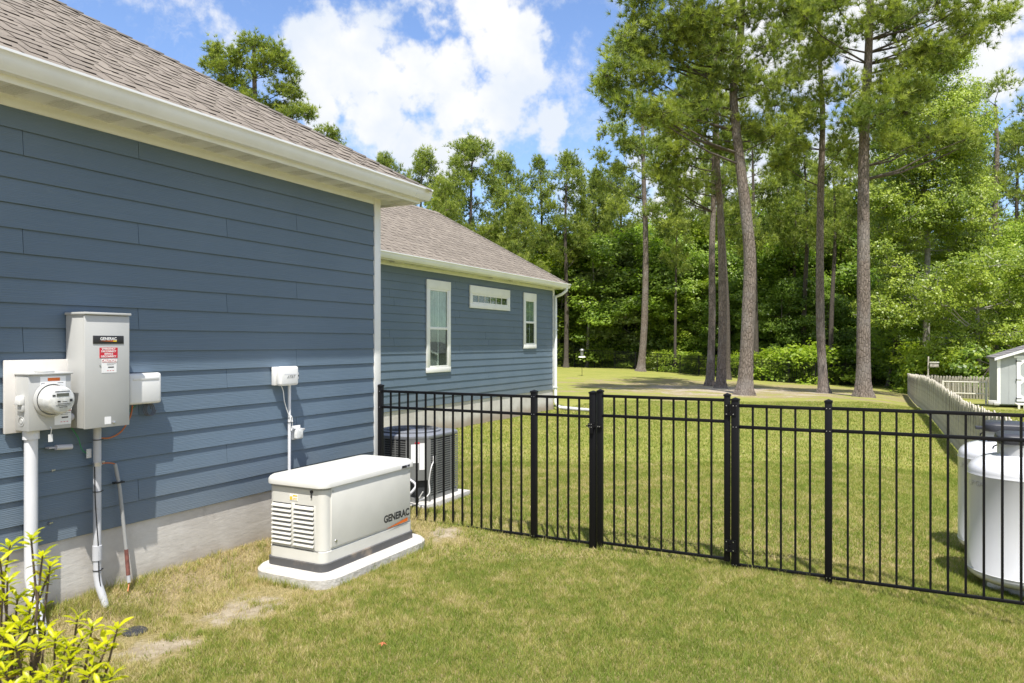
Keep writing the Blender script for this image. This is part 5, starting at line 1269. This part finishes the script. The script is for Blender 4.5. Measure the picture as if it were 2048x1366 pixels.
big_leaf('rounded green tree in front of the woods just right of the straight dark trunk', 1775, 44,
         [(1740, 740), (1745, 600), (1790, 560), (1850, 600), (1900, 680), (1870, 745), (1790, 760)], 34, .9, M['leaf_m'], M['barkd'], 480, .14, [(1790, 680), (1795, 600)], .1, 2)
# understory, left to right
U = [(1090, 560, 60, 3, 'pale silvery leafy tree right behind the wing corner'), (1160, 500, 58, 3, 'pale willow-like tree behind the bird feeder'), (1215, 480, 62, 3, 'pale green tree left of the slender pale pine'),
     (1120, 470, 68, 4, 'mid green tree beyond the wing corner'), (1260, 500, 60, 1, 'dark green tree at the foot of the slender pale pine'), (1320, 430, 62, 0, 'green tree right of the slender pale pine'),
     (1360, 480, 56, 4, 'light-stemmed green tree in the gap left of the pair'), (1395, 440, 62, 2, 'bright green tree seen just left of the pair'), (1470, 470, 58, 0, 'green tree between the pair and the curving trunk'),
     (1535, 430, 60, 4, 'green tree right of the curving trunk'), (1580, 470, 54, 0, 'green tree in the middle gap of the pines'), (1620, 420, 60, 2, 'bright green tree behind the slim leaning pine'),
     (1680, 430, 56, 0, 'green tree left of the straight dark trunk'), (1700, 380, 64, 2, 'bright tree high behind the straight dark trunk'), (1560, 560, 50, 1, 'dark low tree in the shade right of the curving trunk'),
     (1740, 520, 58, 1, 'dark tree behind the straight dark trunk'), (1440, 590, 52, 1, 'dark low tree behind the pair of trunks'), (1200, 600, 59, 1, 'dark low tree under the pale ones'), (1650, 590, 50, 1, 'dark low tree behind the slim leaning pine'),
     (1900, 560, 48, 1, 'dark tree in the shade behind the birdhouse post'), (2020, 620, 45, 1, 'dark tree close behind the shed'), (1310, 600, 57, 1, 'dark low tree right of the slender pale pine'), (1060, 500, 66, 0, 'green tree peeping over the wing roof edge'),
     (1000, 480, 62, 0, 'green tree behind the lower wing roof slope'), (1500, 620, 51, 4, 'slender low tree behind the foot of the curving trunk'), (1800, 620, 50, 1, 'dark tree behind the far end of the picket fence'), (1385, 600, 54, 4, 'slender low tree left of the pair')]
for (a, b, d, vi, lab) in U:
    d = max(d, float(np.interp(a, [f[0] for f in FP], [f[1] for f in FP]))+5.5) if a < 1860 else d
    broad(a, b, d, vi, lab, random.uniform(.95, 1.25))
# deep woods behind
for i in range(26):
    a = 700+i*62+random.uniform(-20, 20); d = random.uniform(70, 84); b = gp(a, d)
    (PV[i % 4] if i % 3 == 0 else LV[i % 5 if i % 5 != 3 else 1]).place('forest_tree', 'tree deep in the far woods, its crown merging with its neighbours', b, topz(random.uniform(400, 500), d, b), None, 'trees deep in the woods', 1.5)
for i in range(15):
    a = 1060+i*56+random.uniform(-12, 12); d = random.uniform(57, 61); b = gp(a, d)
    LV[(0, 2, 4, 3, 0)[i % 5]].place('forest_tree', 'tree deep in the far woods, its crown merging with its neighbours', b, topz(random.uniform(440, 560), d, b), None, 'trees deep in the woods', 1.35)
for i in range(18):
    a = 1040+i*64+random.uniform(-20, 20); d = random.uniform(60, 68); b = gp(a, d)
    LV[(1, 1, 0)[i % 3]].place('forest_tree', 'tree deep in the far woods, its crown merging with its neighbours', b, topz(random.uniform(500, 590), d, b), None, 'trees deep in the woods', 1.5)
# bushes along the far fence
BU = [(1105, 1.9, 0, 'bush at the far fence beside the wing corner'), (1135, 1.6, 1, 'yellow-green bush left of the bird feeder'), (1185, 1.5, 0, 'bush behind the far fence right of the bird feeder'), (1235, 1.4, 1, 'yellow-green bush left of the slender pale pine'),
      (1310, 1.5, 0, 'bush right of the slender pale pine'), (1355, 1.6, 1, 'light bush behind the far fence at the middle of the gap'), (1400, 1.5, 0, 'bush just left of the pair of trunks'), (1470, 1.6, 1, 'light bush between the pair and the curving trunk'),
      (1530, 1.8, 0, 'bush right of the curving trunk'), (1592, 2.3, 1, 'bright yellow-green bush left of the slim leaning pine'), (1560, 1.5, 1, 'small bright bush beside the yellow-green one'), (1610, 2.5, 1, 'tall bright yellow-green shrub behind the fence'),
      (1680, 2.2, 2, 'dark evergreen shrub right of the slim leaning pine'), (1705, 2.4, 2, 'dark evergreen shrub left of the straight dark trunk'), (1760, 2.2, 2, 'dark evergreen shrub right of the straight dark trunk'), (1790, 1.8, 0, 'bush at the end of the far fence')]
for (a, h, vi, lab) in BU:
    d = float(np.interp(a, [f[0] for f in FP], [f[1] for f in FP]))+1.8; b = gp(a, d)
    BV[vi].place('bush', lab, b, h+.12, None, 'bushes along the far fence', 1.35, 'bush')
for (a, d, h, vi, lab) in ((1850, 39, 3.0, 0, 'green shrub behind the far corner of the picket fence'), (1885, 38, 2.4, 1, 'light green shrub behind the birdhouse post'), (1925, 36, 2.6, 0, 'green shrub behind the rail frame'), (1830, 43, 2.6, 2, 'dark shrub left of the birdhouse post'), (1960, 35, 2.6, 2, 'dark shrub beside the shed wall')):
    BV[vi].place('bush', lab, gp(a, d), h, None, None, 1.1, 'bush')

# --- foreground azalea
def azalea():
    root = empty('azalea_bush', tuple(at(60, 0, 1.75).xy)+(0,), label='bright yellow-green azalea bush in the near left corner', cat='bush')
    tips = [(62, 1075, 1.62), (20, 1090, 1.66), (85, 1110, 1.6), (45, 1130, 1.58), (95, 1150, 1.7), (15, 1160, 1.6), (70, 1180, 1.65), (60, 1215, 1.6), (15, 1225, 1.55), (100, 1130, 1.7), (30, 1290, 1.5), (10, 1340, 1.45),
            (155, 1235, 1.62), (120, 1245, 1.6), (185, 1250, 1.6), (165, 1275, 1.58), (135, 1290, 1.55), (235, 1255, 1.6), (265, 1270, 1.62), (215, 1285, 1.6), (190, 1300, 1.57), (110, 1275, 1.56), (90, 1260, 1.6),
            (50, 1320, 1.5), (95, 1345, 1.48), (130, 1340, 1.5), (180, 1345, 1.52), (225, 1350, 1.55), (150, 1365, 1.5), (60, 1365, 1.45), (20, 1380, 1.42), (200, 1375, 1.5), (110, 1385, 1.45), (240, 1340, 1.56), (75, 1290, 1.56), (40, 1250, 1.57), (5, 1270, 1.52),
            (0, 1120, 1.6), (-20, 1180, 1.55), (-30, 1260, 1.5), (-20, 1330, 1.45), (35, 1195, 1.62), (5, 1195, 1.58), (80, 1240, 1.62), (140, 1315, 1.54)]
    st = MB(); Vn, Fn, An = [], [], []; Vo, Fo, Ao = [], [], []
    hubs = [Vector(at(25, 1500, 1.65)), Vector(at(130, 1530, 1.62)), Vector(at(60, 1560, 1.55))]
    base = Vector((hubs[0].x, hubs[0].y, 0))
    for h in hubs: st.tube([base+Vector((random.uniform(-.05, .05), random.uniform(-.05, .05), -.05)), base.lerp(h, .5)+Vector((.02, .01, 0)), h], [.012, .009, .007], 6)
    def leaf(p, d, L, V_, F_, A_, tone):
        d = d.normalized(); s = d.cross(Vector((0, 0, 1))+Vector((random.uniform(-.5, .5), random.uniform(-.5, .5), 0))); s = s.normalized() if s.length > .01 else Vector((1, 0, 0)); nn = s.cross(d)
        b_ = len(V_); w_ = L*random.uniform(.13, .19); s = (s+d*random.uniform(-.15, .15)).normalized()
        for (t, q, h) in ((0, 0, 0), (.3, .75, .02), (.6, 1, -.01), (.85, .6, -.08), (1, 0, -.17)):
            c = p+d*L*t+nn*L*h
            if q == 0: V_.append(c)
            else: V_.append(c-s*w_*q+nn*w_*.35*q); V_.append(c); V_.append(c+s*w_*q+nn*w_*.35*q)
        # 0 | 1 2 3 | 4 5 6 | 7 8 9 | 10
        F_ += [tuple(b_+i for i in f) for f in ((0, 1, 2), (0, 2, 3), (1, 4, 5), (1, 5, 2), (2, 5, 6), (2, 6, 3), (4, 7, 8), (4, 8, 5), (5, 8, 9), (5, 9, 6), (7, 10, 8), (8, 10, 9))]
        A_ += [tone]*11
    tips = [q for i, q in enumerate(tips) if i % 5 != 3]
    for (a, b, d) in tips:
        t = Vector(at(a, b, d)); h = min(hubs, key=lambda q: (q-t).length)
        mid = h.lerp(t, .55)+Vector((random.uniform(-.03, .03), random.uniform(-.03, .03), -.02)); st.tube([h, mid, t], [.005, .0035, .002], 5, False)
        ax_ = (t-mid).normalized()*.6+Vector((0, 0, .7)); ax_.normalize()
        for k in range(10):
            an = k*2.4; o = ax_.orthogonal().normalized(); o = Matrix.Rotation(an, 3, ax_) @ o
            el = .25+.75*(k/11); leaf(t-ax_*.002*k, o+ax_*(1.25-el*1.1), random.uniform(.022, .038), Vn, Fn, An, random.uniform(.25, 1))
        for k in range(9):
            p = mid.lerp(t, random.uniform(.0, .95)); o = Vector((random.gauss(0, 1), random.gauss(0, 1), random.gauss(.3, .6)))
            if random.random() < .4: leaf(p, o, random.uniform(.018, .036), Vo, Fo, Ao, random.random())
            else: leaf(p, o, random.uniform(.022, .040), Vn, Fn, An, random.uniform(0, .6))
    st.build('stems', M['bark_s'], root, smooth=True)
    link('leaves', npmesh('leaves', [tuple(v) for v in Vn], Fn, An), M['bush'], root, smooth=True)
    link('old_leaves', npmesh('old_leaves', [tuple(v) for v in Vo], Fo, Ao), M['bushold'], root, smooth=True)
azalea()

# ------------------------------------------------------------------ turf blades
def grass():
    m = bpy.data.materials.new('grass_blades'); m.use_nodes = True; n = N(m.node_tree)
    a = n('ShaderNodeAttribute', attribute_name='v').outputs['Fac']
    c = n.mix(n.ramp(a, .1, .5), (.190, .250, .040), (.345, .335, .085))
    c = n.mix(n.ramp(a, .5, .85), c, (.54, .45, .25))
    p = n('ShaderNodeBsdfPrincipled', {'Base Color': c, 'Roughness': .6, 'Specular IOR Level': .25})
    t = n('ShaderNodeBsdfTranslucent', {'Color': n.mix(1., c, (1.25, 1.35, .8), 'MULTIPLY')})
    mx = n('ShaderNodeMixShader', {0: .35, 1: p.outputs[0], 2: t.outputs[0]}); n('ShaderNodeOutputMaterial', {0: mx.outputs[0]})
    # value noise on the plane
    def vn(x, y, s, seed):
        r = np.random.default_rng(seed).uniform(0, 1, (64, 64)); x = x*s; y = y*s
        xi, yi = np.floor(x).astype(int), np.floor(y).astype(int); fx, fy = x-xi, y-yi; fx = fx*fx*(3-2*fx); fy = fy*fy*(3-2*fy)
        g_ = lambda i, j: r[i % 64, j % 64]
        return (g_(xi, yi)*(1-fx)+g_(xi+1, yi)*fx)*(1-fy)+(g_(xi, yi+1)*(1-fx)+g_(xi+1, yi+1)*fx)*fy
    def zone(name, d0, d1, dens, hgt, wid, label, seed):
        area = .5*(d1*d1-d0*d0)*1.50; k = int(area*dens)
        d = np.sqrt(RNG.uniform(d0*d0, d1*d1, k)); u = RNG.uniform(-.74, .76, k)*d
        x = FD[0]*d+RT[0]*u; y = FD[1]*d+RT[1]*u
        dry = .30+.22*(vn(x, y, .9, 1)-.5)+.34*(vn(x, y, 3.3, 2)-.5)+.50*(vn(x, y, 11, 3)-.5)+.60*(vn(x, y, 27, 13)-.5)
        wall = ss(-3.75, -4.5, x+.5*(vn(x, y, 2.6, 4)-.5))*(1-ss(6.2, 7.6, y))
        nearpad = ss(.55, .1, np.maximum(np.abs(x+4.12)-.44, np.abs(y-4.97)-.77))*.25
        dry = dry+.35*wall+nearpad
        keep = np.ones(k, bool)
        bare = np.zeros(k)
        for (cx, cy, rx, ry) in BARE:
            q = 1-np.sqrt(((x-cx)/rx)**2+((y-cy)/ry)**2)+1.1*(vn(x, y, 5, 5)-.5)+1.2*(vn(x, y, 13, 15)-.5); bare = np.maximum(bare, ss(-.35, .6, q))
        keep &= RNG.uniform(0, 1, k) > bare*.97
        keep &= RNG.uniform(0, 1, k) > wall*.45*(vn(x, y, 4, 6) > .45)
        keep &= (x > WX+.0) | ((y > WY+.02) & (x > W2+.0))
        keep &= ~((x > PX0) & (x < PX1) & (y > PY0) & (y < PY1))
        keep &= ~((x > ax0-.06) & (x < ax1+.1) & (y > ay0-.1) & (y < ay1+.1))
        x, y, d, dry, wall = x[keep], y[keep], d[keep], dry[keep]+.25*bare[keep], wall[keep]; k = len(x)
        z = gz(x, y)
        tall = 1+.9*wall*(vn(x, y, 6, 8) > .62)+.25*(vn(x, y, 5, 9)-.5)
        h = hgt*RNG.uniform(.55, 1.25, k)*tall; w_ = wid*RNG.uniform(.7, 1.3, k)
        an = RNG.uniform(0, 2*np.pi, k); ln_ = RNG.normal(0, .55, (k, 2))*h[:, None]
        cx, sx = np.cos(an)*w_/2, np.sin(an)*w_/2
        B0 = np.stack([x-cx, y-sx, z-.004], 1); B1 = np.stack([x+cx, y+sx, z-.004], 1); T = np.stack([x+ln_[:, 0], y+ln_[:, 1], z+h], 1)
        V = np.stack([B0, B1, T], 1).reshape(-1, 3); v = np.clip(dry+RNG.normal(0, .22, k), 0, 1)
        o = link(name, npmesh(name, V, np.arange(3*k).reshape(-1, 3), np.repeat(v, 3)), m)
        tag(o, label, 'grass', None, 'stuff')
    zone('grass', 3.4, 6.3, 24000, .031, .0042, 'short dry-green turf in front of the black fence', 1)
    zone('grass', 6.3, 11.5, 7500, .032, .0068, 'short green turf just behind the black fence', 2)
    zone('grass', 11.5, 24, 1000, .036, .014, 'mown green turf in the middle of the back lawn', 3)
    # taller weeds against the foundation
    tu = []
    for (px, py, d) in ((165, 1165, 4.75), (228, 1140, 5.1), (465, 1120, 5.6), (455, 1110, 5.7), (300, 1150, 5.1), (120, 1190, 4.7), (520, 1085, 6.0), (845, 1035, 6.6), (858, 1030, 6.7), (880, 1020, 7.0)):
        b = at(px, py, d); b.x = max(b.x, WX+.03) if b.y < WY else b.x; b.z = G(b.x, b.y)
        for i in range(26):
            h = random.uniform(.05, .13); a1 = random.uniform(0, 6.28); q = b+Vector((random.gauss(0, .02), random.gauss(0, .03), 0)); l = Vector((math.cos(a1)*h*.5, math.sin(a1)*h*.5, h)); s = Vector((-math.sin(a1), math.cos(a1), 0))*.002
            tu += [q-s, q+s, q+l]
    for k in range(150):    # uncut tufts along the fence line, round the pads and by the wall
        r = random.random()
        if r < .5: b = Vector((random.uniform(-4.6, 1.0), 6.27+random.gauss(0, .03), 0))
        elif r < .75: b = Vector((random.choice([PX1+.02, PX1+.03]), random.uniform(PY0+.15, PY1-.15), 0)) if random.random() < .5 else Vector((random.uniform(PX0+.15, PX1-.15), PY0-.02, 0))
        else: b = Vector((WX+.04+abs(random.gauss(0, .05)), random.uniform(2.6, 6.0), 0))
        b.z = G(b.x, b.y)
        for i in range(16):
            h = random.uniform(.035, .085); a1 = random.uniform(0, 6.28); q = b+Vector((random.gauss(0, .018), random.gauss(0, .018), 0)); l = Vector((math.cos(a1)*h*.6, math.sin(a1)*h*.6, h)); s_ = Vector((-math.sin(a1), math.cos(a1), 0))*.0018
            tu += [q-s_, q+s_, q+l]
    v = np.repeat(RNG.uniform(.0, .7, len(tu)//3), 3)
    tag(link('weeds', npmesh('weeds', [tuple(p) for p in tu], np.arange(len(tu)).reshape(-1, 3), v), m), 'tufts of taller weeds along the foot of the foundation', 'weeds', None, 'stuff')
grass()
for o in bpy.data.objects:
    if o.type == 'MESH' and o.parent is not None and o.name.startswith(('plank', 'shingle', 'hip_cap', 'ridge_cap')): pass
print('objects', len(bpy.data.objects), 'tris', sum(len(p.vertices)-2 for me in bpy.data.meshes for p in me.polygons) if False else '')
